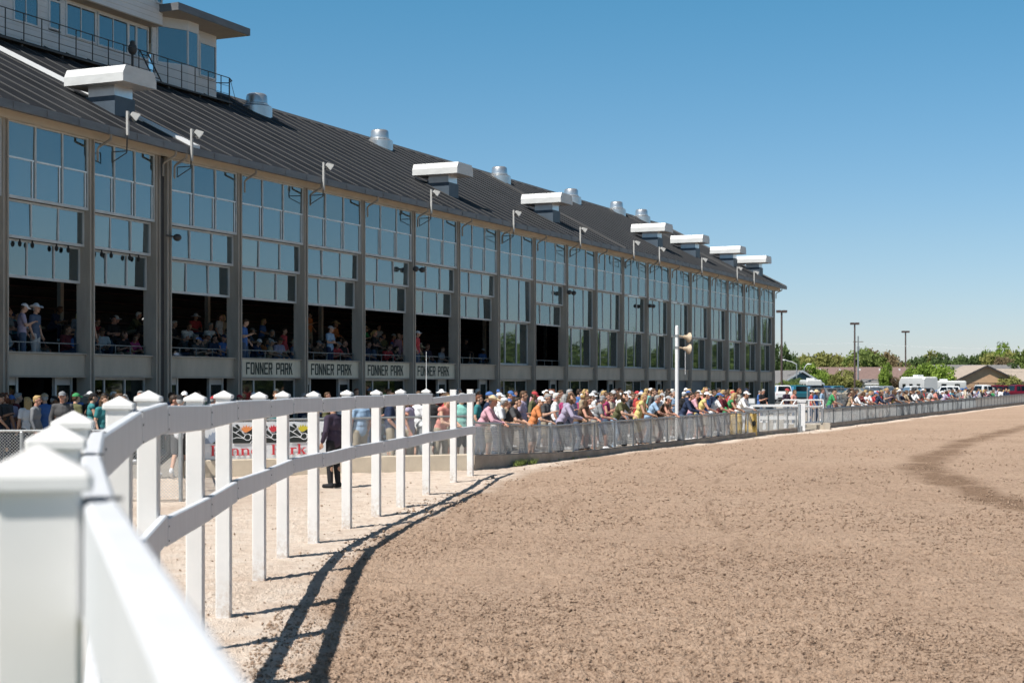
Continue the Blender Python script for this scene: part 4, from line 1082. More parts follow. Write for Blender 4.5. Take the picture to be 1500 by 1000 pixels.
hw('cap', cap_, rm=False); hw('cowboy_hat', cowboy, rm=False); hw('sun_hat', sunhat, rm=False)
for pn in POSES: proto(pn)

SKIN = [mat(f'skin_{k}', c, .55, noise=(9., .08), spec=.3) for k, c in (('fair', (.52,.31,.22)), ('tanned', (.42,.24,.16)), ('ruddy', (.50,.26,.19)), ('brown', (.22,.12,.075)))]
CLOTH = {}
def cloth(nm, c):
    g_ = sum(c)/3; c = tuple(.80*x+.20*g_ for x in c); CLOTH[nm] = mat('cloth_'+nm.replace(' ', '_'), c, .85, noise=(5., .14), bump=(11., .5, .02), spec=.2)
for nm, c in {'white':(.70,.71,.74),'light grey':(.40,.41,.43),'grey':(.22,.23,.25),'dark grey':(.08,.08,.085),'black':(.022,.022,.025),'navy':(.020,.035,.085),'blue':(.035,.13,.40),
    'light blue':(.26,.42,.62),'turquoise':(.03,.36,.50),'teal':(.02,.22,.24),'red':(.48,.025,.035),'maroon':(.15,.02,.03),'pink':(.64,.32,.40),'salmon':(.66,.23,.18),'magenta':(.42,.02,.15),
    'orange':(.66,.20,.035),'yellow':(.68,.55,.16),'olive':(.12,.12,.05),'tan':(.38,.28,.17),'beige':(.55,.47,.36),'brown':(.13,.075,.045),'green':(.03,.30,.09),'lavender':(.36,.31,.45),'purple':(.05,.034,.062),
    'denim':(.07,.11,.19),'dark denim':(.03,.04,.075),'khaki':(.36,.30,.21),'mint':(.20,.55,.48)}.items(): cloth(nm, c)
def stripe_cloth(nm, a, b, sc):
    m = mat('cloth_'+nm.replace(' ', '_'), a, .85); t = m.node_tree; w = nd(t, 'ShaderNodeTexWave', Scale=sc, Distortion=.3); w.bands_direction = 'Z'
    tc = t.nodes.get('Texture Coordinate'); t.links.new(tc.outputs['Object'], w.inputs['Vector'])
    r = nd(t, 'ShaderNodeValToRGB'); r.color_ramp.elements[0].color = (*a,1); r.color_ramp.elements[1].color = (*b,1); r.color_ramp.interpolation = 'CONSTANT'; r.color_ramp.elements[1].position = .5
    t.links.new(w.outputs['Fac'], r.inputs['Fac']); t.links.new(r.outputs['Color'], t.nodes['Principled BSDF'].inputs['Base Color']); CLOTH[nm] = m
stripe_cloth('striped', (.60,.60,.62), (.06,.08,.16), 9.); stripe_cloth('plaid', (.30,.10,.09), (.12,.13,.20), 7.)
HAIRC = {k: mat('hair_'+k.replace(' ', '_'), c, .6, noise=(30., .3), spec=.35) for k, c in {'black':(.015,.012,.011),'dark brown':(.035,.022,.015),'brown':(.085,.047,.026),'blonde':(.42,.29,.13),'grey':(.30,.30,.30),'white':(.62,.61,.59),'auburn':(.14,.05,.025)}.items()}
STRAW = mat('straw', (.60,.48,.31), .8, noise=(20., .1))
HKIND = {'short_hair':'short {} hair','long_hair':'long {} hair','ponytail_hair':'{} ponytail','curly_hair':'curly {} hair','bun_hair':'{} bun','cap':'{} cap','cowboy_hat':'{} cowboy hat','sun_hat':'{} sun hat'}
rp2 = random.Random(3)
def person(loc, face, pose, shirt='white', top='tee', legs='denim', legk='trousers', head='short_hair', hcol='brown', skin=0, scale=1., label='', group=None, wide=1., full=True, shoes='white'):
    pr = PROTO[pose]
    o = link('person', pr['body'], None, None, loc); o.rotation_euler = (0,0,face); o.scale = (scale*wide*rp2.choice((-1,1)), scale, scale)
    o.material_slots[0].link = 'OBJECT'; o.material_slots[0].material = SKIN[skin]
    def wear(nm, me, m, M=None):
        if not len(me.materials): me.materials.append(None)
        c = link(nm, me, None, o); c.material_slots[0].link = 'OBJECT'; c.material_slots[0].material = m
        if M is not None: c.matrix_local = M
        return c
    wear('shirt', pr[top], CLOTH[shirt])
    if full:
        wear(legk, pr[legk], CLOTH[legs]); wear('shoes', pr['shoes'], CLOTH[shoes])
    M = Matrix.Translation(pr['head']) @ pr['hM'].to_4x4()
    hat = head in ('cap','cowboy_hat','sun_hat')
    hm = (STRAW if hcol == 'straw' else CLOTH[hcol]) if hat else HAIRC[hcol]
    wear(head if hat else 'hair', HEADWEAR[head], hm, M)
    if hat: wear('hair', HEADWEAR['under_hair'], HAIRC[random.choice(['dark brown','brown','grey'])], M)
    return tag(o, label, 'person', group)
def under(m): m.ell((0,-.030,.012), (.081,.082,.055)); m.ell((0,-.06,-.01), (.066,.05,.06))
hw('under_hair', under)
TOPW = {'tee':'{} T-shirt','sleeved':'{} shirt','tank':'{} top'}
def an(w): return ('an ' if w[0] in 'aeiou' else 'a ') + w
def desc(shirt, top, head, hcol): 
    return f'person in {TOPW[top].format(shirt)}, {HKIND[head].format(hcol.replace("dark brown", "dark"))}'
NWORD = lambda k: (ORD + ['twenty-'+x for x in ORD[:9]] + ['thirtieth'] + ['thirty-'+x for x in ORD[:9]] + ['fortieth'] + ['forty-'+x for x in ORD[:9]] + ['fiftieth'] + ['fifty-'+x for x in ORD[:9]] + ['sixtieth'] + ['sixty-'+x for x in ORD[:9]] + ['seventieth'] + ['seventy-'+x for x in ORD[:9]])[k]
rp = random.Random(5)
SH = ['white']*8+['black']*6+['navy']*5+['grey']*4+['light grey']*3+['dark grey']*3+['tan','beige','denim']+['red']*3+['blue']*2+['light blue','turquoise','teal','maroon','pink','salmon','magenta','orange','yellow','olive','tan','beige','green','lavender','purple','dark grey','striped','plaid','mint']
def rand_look(dark=False):
    head = rp.choice(['short_hair']*4+['long_hair']*3+['ponytail_hair']+['curly_hair','bun_hair']+['cap']*5+['cowboy_hat','sun_hat'])
    hat = head in ('cap','cowboy_hat','sun_hat')
    hcol = rp.choice(['white','navy','red','black','light grey','white','grey','blue']) if head == 'cap' else rp.choice(['straw','white','tan','brown']) if hat else rp.choice(['dark brown','brown','brown','blonde','grey','black','auburn','white' if head == 'short_hair' else 'brown'])
    return dict(shirt=rp.choice(SH), top=rp.choice(['tee']*5+['sleeved']*2+['tank']), legs=rp.choice(['denim','denim','dark denim','khaki','black','grey']), legk=rp.choice(['trousers','trousers','shorts']), head=head, hcol=hcol,
                skin=rp.choice([0,0,1,1,2,2,3]), scale=rp.uniform(.93,1.04), wide=rp.uniform(.95,1.14), shoes=rp.choice(['white','black','grey','brown']))
def at_line(px, off):
    """Point at lateral pixel bearing px on the line running 'off' metres inside the apron fence."""
    m = (px-750)/2250.; c = KERB_C - off*1.0956
    Y = c/(m-KERB_M); return Vector((m*Y, Y, zap(Y)))
DIR = math.atan2(.9127, .4085)       # along the stand
OUT = DIR - math.pi/2                # towards the track
def face(a): return a - math.pi/2    # local +Y to world heading a
# --- along the near rail: px, offset, pose, shirt, top, head, hat/hair colour, legs, kind
RAIL = [
 (703,.55,'lean','pink','sleeved','cowboy_hat','straw','denim','trousers'), (715,1.05,'stand','navy','tee','cap','blue','khaki','shorts'), (725,.62,'leanlook','white','tee','cap','white','denim','trousers'),
 (740,.50,'lean','dark grey','tee','ponytail_hair','dark brown','light grey','trousers'), (765,1.25,'stand','lavender','tee','short_hair','brown','navy','trousers'), (779,.62,'leanlook','orange','tee','cap','white','grey','shorts'),
 (799,1.0,'phone','dark grey','tee','short_hair','grey','khaki','shorts'), (813,1.5,'stand','white','tee','short_hair','white','denim','trousers'), (821,.50,'lean','lavender','sleeved','curly_hair','brown','black','trousers'),
 (846,.55,'lean','brown','tank','long_hair','brown','denim','trousers'), (855,1.1,'phone','tan','tee','curly_hair','blonde','khaki','shorts'), (871,.60,'leanlook','grey','tee','cap','grey','khaki','shorts'),
 (888,.9,'fold','magenta','tank','bun_hair','brown','denim','shorts'), (901,.55,'lean','olive','tee','curly_hair','dark brown','light blue','trousers'), (914,.62,'phone','white','tee','sun_hat','white','black','trousers'),
 (933,.50,'leanlook','yellow','tank','long_hair','blonde','yellow','shorts'), (949,.75,'lean','light blue','tee','short_hair','grey','denim','trousers'), (966,.55,'lean','brown','tank','cap','light grey','denim','shorts'),
 (978,.9,'stand','tan','tee','long_hair','dark brown','khaki','trousers'), (999,.52,'lean','navy','sleeved','short_hair','dark brown','denim','trousers'), (1011,.8,'leanlook','pink','tee','long_hair','brown','denim','trousers'),
 (1022,.55,'lean','yellow','tank','cap','white','denim','shorts'), (1034,.9,'stand','blue','tee','curly_hair','brown','khaki','shorts'), (1041,.52,'lean','white','tee','cap','blue','denim','trousers'),
 (1053,.6,'leanlook','maroon','tee','short_hair','brown','denim','trousers'), (1063,.52,'lean','green','tank','long_hair','blonde','denim','shorts'), (1072,.8,'fold','red','tee','cap','red','black','trousers'), (1081,.5,'lean','white','sleeved','cap','white','light grey','trousers'),
]
for k, (px, off, ps, shirt, top, head, hc, lg, lk) in enumerate(RAIL):
    p = at_line(px, off)
    person(p, face(OUT + rp.uniform(-.1,.5)), ps, shirt, top, lg, lk, head, hc, rp.choice([0,1,2,2]), rp.uniform(.96,1.03), f'{desc(shirt,top,head,hc)}, {NWORD(k)} along the near rail', 'spectators leaning on the apron rail', rp.uniform(.98,1.12), shoes=rp.choice(['white','black','brown']))
# --- standing on the sunny apron behind them
MID = [(730,3.,'white','cap','white'),(748,4.2,'blue','cap','navy'),(800,3.2,'brown','long_hair','brown'),(808,3.9,'pink','bun_hair','auburn'),(820,4.2,'beige','short_hair','brown'),(833,3.,'turquoise','short_hair','grey'),(847,4.4,'blue','short_hair','dark brown'),
       (857,2.4,'mint','curly_hair','blonde'),(866,1.9,'white','cap','white'),(880,2.6,'tan','cap','grey'),(893,1.6,'beige','bun_hair','brown'),(900,2.9,'black','short_hair','dark brown'),(908,2.0,'white','long_hair','brown'),(920,4.,'dark grey','cap','light grey'),(932,2.6,'red','cap','red'),
       (940,2.2,'magenta','tee','x'),(946,3.4,'red','short_hair','blonde'),(951,2.8,'mint','cap','white'),(967,3.8,'tan','curly_hair','blonde'),(976,4.6,'black','cap','white'),(985,2.,'light blue','short_hair','grey'),(1004,4.6,'black','cap','white'),(1008,2.6,'beige','long_hair','blonde'),
       (1028,2.4,'salmon','short_hair','blonde'),(1033,3.5,'tan','curly_hair','blonde'),(1045,2.4,'navy','short_hair','dark brown'),(1052,4.2,'teal','short_hair','black'),(1058,1.7,'green','long_hair','blonde'),(1066,2.2,'red','long_hair','brown'),(1082,3.6,'beige','long_hair','auburn'),(1092,6.,'maroon','cap','navy'),(1112,6.,'blue','cap','black'),(1117,5.2,'black','short_hair','grey')]
for k, (px, off, shirt, head, hc) in enumerate(MID):
    if head == 'tee': head, hc = 'short_hair', 'brown'
    top = rp.choice(['tee','tee','sleeved','tank'] if head in ('long_hair','bun_hair') else ['tee','tee','sleeved'])
    person(at_line(px, off), face(OUT + rp.uniform(-.7,.9)), rp.choice(['stand','phone','fold','fold','stand']), shirt, top, rp.choice(['denim','khaki','black','dark denim']), rp.choice(['trousers','shorts']), head, hc, rp.choice([0,1,2]), rp.uniform(.95,1.04),
           f'{desc(shirt,top,head,hc)}, {NWORD(k)} of the second standing row', 'spectators standing on the open apron', rp.uniform(.98,1.14))
for k in range(26):
    px = 704 + k*14.6 + rp.uniform(-5, 5); L = rand_look(); s_ = L.pop('shirt')
    person(at_line(px, rp.uniform(1.5, 3.4)), face(OUT + rp.uniform(-.5,.7)), rp.choice(['stand','phone','fold','leanlook']), s_, label=f'{desc(s_,L["top"],L["head"],L["hcol"])}, {NWORD(k)} of the third standing row', group='spectators standing on the open apron', **L)
# --- in the shade under the stand: x bearing, distance in front of the facade
k = 0
for px in list(range(14, 240, 19)) + list(range(250, 690, 21)) + list(range(700, 1080, 26)):
    F = FL if px < 238 else FR
    off = rp.uniform(.5, 2.2) if rp.random() < .6 else rp.uniform(2.2, 4.2)
    m = (px + rp.uniform(-6, 6)-750)/2250.
    c = F.o + F.n*off; Y = (c.x - c.y*F.d.x/F.d.y)/(m - F.d.x/F.d.y)
    L = rand_look()
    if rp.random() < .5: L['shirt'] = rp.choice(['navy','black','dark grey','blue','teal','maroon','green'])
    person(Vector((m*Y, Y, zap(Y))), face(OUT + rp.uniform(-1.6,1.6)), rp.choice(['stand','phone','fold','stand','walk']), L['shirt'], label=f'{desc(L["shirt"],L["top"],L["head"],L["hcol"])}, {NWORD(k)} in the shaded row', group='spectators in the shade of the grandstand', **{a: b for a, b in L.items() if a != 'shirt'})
    k += 1
# --- left foreground group and spur fence
LEFT = [(6,37.4,'dark grey','curly_hair','auburn','stand',1.2),(41,37.0,'white','long_hair','blonde','stand',2.4),(-4,36.8,'black','short_hair','dark brown','phone',.6),(66,37.6,'blue','cap','tan','stand',2.2),(92,38.6,'light grey','short_hair','brown','fold',.5),(110,37.9,'olive','cap','green','stand',.9),(130,38.6,'black','cowboy_hat','white','fold',-.3),(170,37.4,'turquoise','short_hair','brown','walk',.2),(24,38.4,'maroon','short_hair','grey','stand',.4),(150,38.2,'navy','short_hair','black','phone',.8)]
for px, Y, shirt, head, hc, ps, fa in LEFT:
    person(Vector(((px-750)/2250*Y, Y, .015)), face(fa), ps, shirt, 'tee', 'dark denim', 'trousers', head, hc, 0, 1.0 if hc != 'blonde' else .95, f'{desc(shirt,"tee",head,hc)}, at the left beyond the gravel fence', 'spectators at the left behind the nearest white posts', 1.05)
person(Vector(((250-750)/2250*32.4, 32.4, .015)), face(math.pi*.05), 'walk', 'black', 'sleeved', 'black', 'trousers', 'short_hair', 'dark brown', 2, 1.0, 'person in black striding past behind the chain-link fence, left of the banner', 'spectators walking behind the white fence')
person(Vector(((263-750)/2250*32.0, 32.0, .015)), face(math.pi*.5), 'walk', 'white', 'tee', 'dark grey', 'shorts', 'cap', 'black', 0, 1.0, 'person in white T-shirt and grey shorts walking behind the chain-link fence', 'spectators walking behind the white fence')
person(Vector(((489-750)/2250*29.6, 29.6, -.01)), face(2.6), 'stand', 'purple', 'sleeved', 'black', 'trousers', 'cap', 'black', 1, .96, 'person in dark plum shirt and black trousers standing on the sand before the banner end', None, 1.12, shoes='black')
SPUR = [(528,.7,'light blue','tee','short_hair','brown','stand',2.3),(541,1.1,'dark grey','tee','cap','black','phone',.4),(571,.6,'navy','tee','short_hair','brown','phone',.1),(600,.7,'lavender','tank','long_hair','brown','stand',-.2),(612,1.4,'white','tee','short_hair','white','fold',.5),(645,.7,'salmon','tank','long_hair','blonde','leanlook',-.6),(652,1.3,'red','tank','ponytail_hair','brown','phone',.2),(676,.9,'mint','tee','short_hair','grey','stand',-1.2),(631,2.,'black','tee','cap','black','fold',1.),(590,2.2,'teal','sleeved','cap','black','fold',-.4)]
for k, (px, off, shirt, top, head, hc, ps, fa) in enumerate(SPUR):
    m = (px-750)/2250.; A = Vector((*SP1,0)) - bn*off; sl = bd.x/bd.y; Y = (A.x-A.y*sl)/(m-sl)
    person(Vector((m*Y, Y, .015)), face(fa), ps, shirt, top, rp.choice(['denim','khaki','black']), rp.choice(['trousers','shorts']), head, hc, rp.choice([0,2]), rp.uniform(.96,1.02), f'{desc(shirt,top,head,hc)}, {NWORD(k)} right of the banner, behind its fence', 'spectators behind the banner fence', 1.06)
# --- gate area and far rail
GATE = [(1152,3.,'purple','cap','red'),(1163,2.6,'salmon','short_hair','brown'),(1188,2.,'red','cap','white'),(1195,2.6,'blue','sun_hat','straw'),(1204,3.2,'light blue','short_hair','brown'),(1214,1.2,'green','short_hair','black'),(1222,2.2,'salmon','short_hair','blonde')]
for k, (px, off, shirt, head, hc) in enumerate(GATE):
    person(at_line(px, off), face(OUT + rp.uniform(-.4,.4)), 'stand' if k not in (5,) else 'leanlook', shirt, 'tee', 'denim', 'trousers', head, hc, rp.choice([0,1,2]), rp.uniform(.95,1.02), f'{desc(shirt,"tee",head,hc)}, beside the white gate', 'spectators beside the white gate', 1.1)
k = 0
px = 1236.
while px < 1476:
    L = rand_look(); s_ = L.pop('shirt')
    person(at_line(px, rp.choice([.55,.6,.6,1.1,1.7])), face(OUT + rp.uniform(-.2,.6)), rp.choice(['lean','leanlook','lean','lean','leanlook','phone']), s_, label=f'{desc(s_,L["top"],L["head"],L["hcol"])}, {NWORD(k)} along the far rail', group='spectators along the far rail', **L)
    px += rp.uniform(2.6, 4.4)*(1 if px < 1345 or px > 1372 else 2.2); k += 1
# --- in the stand
bname = ['nearest bay','second bay','third bay','bay past the bend','first lettered bay','second lettered bay','third lettered bay','fourth lettered bay','bay past the lettering',None,'lone open bay']
def stander(F, u, w, z, ps, fa, lab, **L):
    s_ = L.pop('shirt')
    return person(F.P(u, w, z), face(OUT+fa), ps, s_, label=lab, group='spectators in the open bays of the grandstand', **L)
for bi in (0,1,2,3,4,5,6,7,8,10):
    F, u0, u1, _, _ = bays[bi]; nb = bname[bi]; k = 0
    for row in range(4):
        n = (5, 4, 4, 2)[row] if bi not in (0, 10) else (2, 1, 1, 0)[row]
        for j in range(n):
            if rp.random() < .12: continue
            u = u0+.35+(u1-u0-.8)*(j+.5)/n + rp.uniform(-.25,.25)
            L = rand_look(); st_ = rp.random() < .08
            if L['shirt'] in ('white','light grey','light blue','pink','mint','yellow','beige','salmon','lavender') and rp.random() < .75: L['shirt'] = rp.choice(['navy','black','dark grey','maroon','grey','olive','brown','denim'])  # most pale shirts turned dark: shade of the stand put into clothing colours
            w = 2.65 if row == 0 else 3.4+.85*(row-1)+.42
            z = 2.40 if row == 0 else 2.40+.42*(row-1)+.1
            pose = rp.choice(['stand','fold','phone']) if st_ else rp.choice(['sit','sit','sitlean'])
            zz = z if not st_ or row == 0 else z
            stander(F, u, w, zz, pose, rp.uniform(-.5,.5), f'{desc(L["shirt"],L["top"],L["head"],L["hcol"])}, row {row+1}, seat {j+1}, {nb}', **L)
    # people at the front rail
FRONT = [(1,.55,.75,'stand','denim','tee','cowboy_hat','white','light grey',.2),(1,.40,.75,'phone','lavender','tee','cap','white','denim',.9),(2,.28,.9,'stand','light grey','tank','long_hair','brown','denim',-.2),(2,.38,1.4,'fold','grey','tee','short_hair','grey','denim',2.),(4,.28,.7,'phone','blue','tee','short_hair','brown','denim',.3),(5,.86,1.2,'fold','light blue','tee','cap','light grey','navy',0.),(7,.4,.8,'stand','red','tee','cap','white','denim',.2)]
for b_, f, w, ps, shirt, top, head, hc, lg, fa in FRONT:
    F, u0, u1, _, _ = bays[b_]
    stander(F, u0+(u1-u0)*f, w, 2.40, ps, fa, f'{desc(shirt,top,head,hc)}, standing at the rail, {bname[b_]}', shirt=shirt, top=top, legs=lg, head=head, hcol=hc)

print('PERSONS', len([o for o in scene.objects if o.name.startswith('person')]), [o['label'] for o in scene.objects if o.name.startswith('person') and len(o['label'].split())>16])
# ---------------------------------------------------------------- horn pole, gate, bins
def PX(px, Y, z=0.): return Vector(((px-750)/2250.*Y, Y, z))
c = PX(991.5, 53.)
o = thing('speaker_pole', 'tall white pole with two beige horn loudspeakers standing in the crowd', 'pole', c.to_tuple())
mb = MB(); mb.lathe(c, [(.066,0),(.062,3.9),(.056,3.96),(.02,3.99)], 16); part('pole', mb, MT['white_metal'], o, 40)
for z in (3.63, 3.23):
    d_ = Vector((.85,.35,-.12)).normalized(); b = c+Vector((.05,0,z)); q = d_.to_track_quat('Z','Y').to_matrix()
    mb = MB(); mb.tube(b, b+d_*.24, .03, n=8); mb.lathe(b+d_*.2, [(.045,0),(.06,.04),(.07,.10),(.105,.17),(.175,.215),(.18,.228),(.15,.215),(.08,.16),(.04,.12)], 18, 0, q)
    part('horn', mb, MT['horn'], o, 40)
    mb = MB(); mb.tube(b-Vector((.12,0,0)), b+Vector((.02,0,0)), .02, n=6); mb.lathe(b-Vector((.045,0,.04)), [(.075,0),(.075,.08)], 14); part('clamp', mb, MT['galv'], o)
mb = MB(); mb.tube(c+Vector((.30,.1,3.2)), c+Vector((.30,.1,2.3)), .008, n=5); part('cable', mb, MT['white_metal'], o)

def pipe_thing(name, label, cat, paths, r, loc, group=None, boards=()):
    o = thing(name, label, cat, loc, 0, group)
    for nm, pl in paths:
        mb = MB()
        for p in pl: mb.path(p, r, 8)
        part(nm, mb, MT['white_metal'], o)
    for nm, bx in boards:
        mb = MB()
        for (a, b, h, th) in bx:
            a, b = Vector(a), Vector(b); t = (b-a).normalized(); s = Vector((t.y,-t.x,0))*th/2
            mb.hexa([a-s, b-s, b+s, a+s] + [p+Vector((0,0,h)) for p in (a-s, b-s, b+s, a+s)])
        part(nm, mb, MT['white_metal'], o)
    return o
# white board railing behind the fence
A, B = PX(1072, 66.3), PX(1168, 66.6)
o = thing('white_railing', 'white three-board railing behind the chain-link fence, left of the gate', 'railing', ((A+B)/2).to_tuple())
t = (B-A).normalized(); s = Vector((t.y,-t.x,0))
mb = MB()
for z, h, th in ((.98,.10,.34),):
    mb.hexa([A-s*th/2+Vector((0,0,z)), B-s*th/2+Vector((0,0,z)), B+s*th/2+Vector((0,0,z)), A+s*th/2+Vector((0,0,z))]+[p+Vector((0,0,z+h)) for p in (A-s*th/2, B-s*th/2, B+s*th/2, A+s*th/2)])
part('top_board', mb, MT['white_metal'], o)
for z in (.72, .42):
    mb = MB(); q = s*.03
    mb.hexa([A-q+Vector((0,0,z)), B-q+Vector((0,0,z)), B+q+Vector((0,0,z)), A+q+Vector((0,0,z))]+[p+Vector((0,0,z+.16)) for p in (A-q, B-q, B+q, A+q)])
    part('rail', mb, MT['white_metal'], o)
for k in range(7):
    p = A.lerp(B, (k+.1)/6.2)-s*.085; mb = MB(); mb.obox(p+Vector((0,0,.49)), t*.055, s*.05, (0,0,.49)); part('post', mb, MT['white_metal'], o)
# raised white handrail and barred gate
def gp(px, Y, z): return PX(px, Y, z)
pipe_thing('handrail', 'white pipe handrail on short posts beside the person in red', 'handrail', [
  ('rail', [[gp(1141,71,.9), gp(1148,71,1.22), gp(1206,71,1.22), gp(1206,71,0)], [gp(1160,71,.9), gp(1166,71,1.22)]]),
  ('post', [[gp(1185,71,1.2), gp(1185,71,0)]])], .035, gp(1175,71,0).to_tuple())
g0, g1 = gp(1178,66.0,0), gp(1204,67.2,0); gt = (g1-g0).normalized()
o = thing('gate', 'white barred steel gate standing across the gap in the track fence', 'gate', ((g0+g1)/2).to_tuple())
mb = MB()
for z in (.30, .98): mb.tube(g0+Vector((0,0,z)), g1+Vector((0,0,z)), .045, n=8)
for q in (g0, g1): mb.tube(q+Vector((0,0,.05)), q+Vector((0,0,1.05)), .05, n=8)
part('frame', mb, MT['white_metal'], o)
mb = MB(); n = 5
for k in range(1, n): q = g0.lerp(g1, k/n); mb.tube(q+Vector((0,0,.30)), q+Vector((0,0,.98)), .03, n=6)
part('bar', mb, MT['white_metal'], o)
mb = MB(); p = gp(1174,64.6,0); mb.obox(p+Vector((0,0,.6)), (.13,0,0), (0,.13,0), (0,0,.6)); mb.obox(p+Vector((0,0,1.23)), (.16,0,0), (0,.16,0), (0,0,.03))
single('gate_post', mb, MT['white_metal'], p.to_tuple(), 'thick white square gate post at the end of the near track fence', 'post')
p = gp(1171,63.4,0); mb = MB(); mb.lathe(p, [(.06,-.1),(.06,1.1),(.045,1.14),(.005,1.16)], 12); mb.lathe(p, [(.13,-.1),(.13,.22),(.05,.26)], 10)
single('steel_post', mb, MT['galv'], p.to_tuple(), 'round grey steel post ending the near chain-link fence by the gate', 'post', smooth=40)
p = gp(1190,67.2,0); mb = MB(); mb.obox(p+Vector((0,.6,.09)), (.75,0,0), (0,.9,0), (0,0,.10)); mb.obox(p+Vector((.55,-.2,.13)), (.12,0,0), (0,.3,0), (0,0,.15))
single('concrete_step', mb, MT['concrete'], p.to_tuple(), 'pale concrete step in the opening of the white gate', 'step')
for k, (px, Y, lab) in enumerate(((1100,57.6,'yellow plastic barrel with a black horse mark behind the fence'), (1078,57.0,'plain yellow barrel half hidden behind the fence, left of the marked one'))):
    p = PX(px, Y, .015); o = thing('barrel', lab, 'barrel', p.to_tuple(), 0, 'yellow barrels by the gate')
    mb = MB(); mb.lathe(p, [(.20,0),(.225,.03),(.225,.24),(.232,.26),(.225,.28),(.225,.54),(.232,.56),(.225,.58),(.22,.80),(.19,.83)], 24); part('drum', mb, MT['yellow'], o, 40)
    mb = MB(); mb.lathe(p, [(.20,.832),(.20,.85),(.02,.86)], 24); part('lid', mb, MT['yellow'], o)
    if k == 0:
        mb = MB()
        for pl in ([(-.02,.40),(.10,.40),(.12,.52),(.06,.60),(-.02,.56),(-.06,.50)], [(-.02,.36),(.02,.36),(.03,.397),(-.015,.397)], [(.06,.34),(.10,.34),(.095,.397),(.065,.397)]):
            v = []
            for x, z in pl: a_ = -math.pi/2+x/.235+.25; v.append(p+Vector((.2335*math.cos(a_), .2335*math.sin(a_), z)))
            nn_ = Vector((math.cos(-math.pi/2+.3), math.sin(-math.pi/2+.3), 0)); mb.prism(v, nn_*.006)
        part('horse_mark', mb, MT['black_ink'], o)
p = PX(1100, 72., .015); o = thing('table_sign', 'small grey notice board on the white railing top', 'sign', PX(1101,63.8,1.08).to_tuple())
mb = MB(); q = PX(1101,63.8,1.1); mb.obox(q+Vector((0,0,.16)), (.15,0,0), (0,.015,0), (0,0,.12)); part('board', mb, MT['galv'], o); mb = MB(); mb.obox(q+Vector((0,-.018,.16)), (.12,0,0), (0,.002,0), (0,0,.09)); part('face', mb, MT['white_metal'], o)
mb = MB(); mb.obox(q+Vector((0,0,.02)), (.10,0,0), (0,.06,0), (0,0,.02)); part('foot', mb, MT['galv'], o)
p = PX(625, 33.6, 0)
mb = MB(); mb.tube(PX(624.5,44.,0), PX(624.5,44.,2.9), .018, .008, 6)
single('pole', mb, MT['white_metal'], PX(624.5,44.,0).to_tuple(), 'thin white whip pole rising in front of the lettered panels', 'pole')

# ---------------------------------------------------------------- parked vehicles
PAINT = {k: mat('car_paint_'+k, c, .28, me_, noise=(2., .04), spec=.5) for k, c, me_ in (('white',(.66,.67,.68),0),('offwhite',(.56,.56,.55),0),('silver',(.42,.43,.44),.5),('teal',(.02,.14,.19),.2),('blue',(.02,.10,.30),.2),('black',(.02,.02,.024),.1),('red',(.15,.008,.022),.1),('tan',(.34,.29,.22),.3),('grey',(.12,.125,.13),.3),('green',(.14,.22,.15),.1))}
def loft(mb, secs):          # secs: (y, [(x,z)...]) rings
    n = len(secs[0][1]); vs = [(x, y, z) for y, r_ in secs for x, z in r_]
    fs = [(k*n+i, (k+1)*n+i, (k+1)*n+(i+1) % n, k*n+(i+1) % n) for k in range(len(secs)-1) for i in range(n)]
    fs += [tuple(range(n)), tuple(range(len(secs)*n-1, (len(secs)-1)*n-1, -1))]
    mb.add(vs, fs)
def rsec(w, z0, z1, c=.10): return [(-w+c*.5,z0),(w-c*.5,z0),(w,z0+c),(w,z1-c*1.3),(w-c,z1),(-w+c,z1),(-w,z1-c*1.3),(-w,z0+c)]
def csec(wb, wt, z0, z1, c=.08): return [(-wb,z0),(wb,z0),(wt+.02,z1-c),(wt-c,z1),(-wt+c,z1),(-wt-.02,z1-c)]
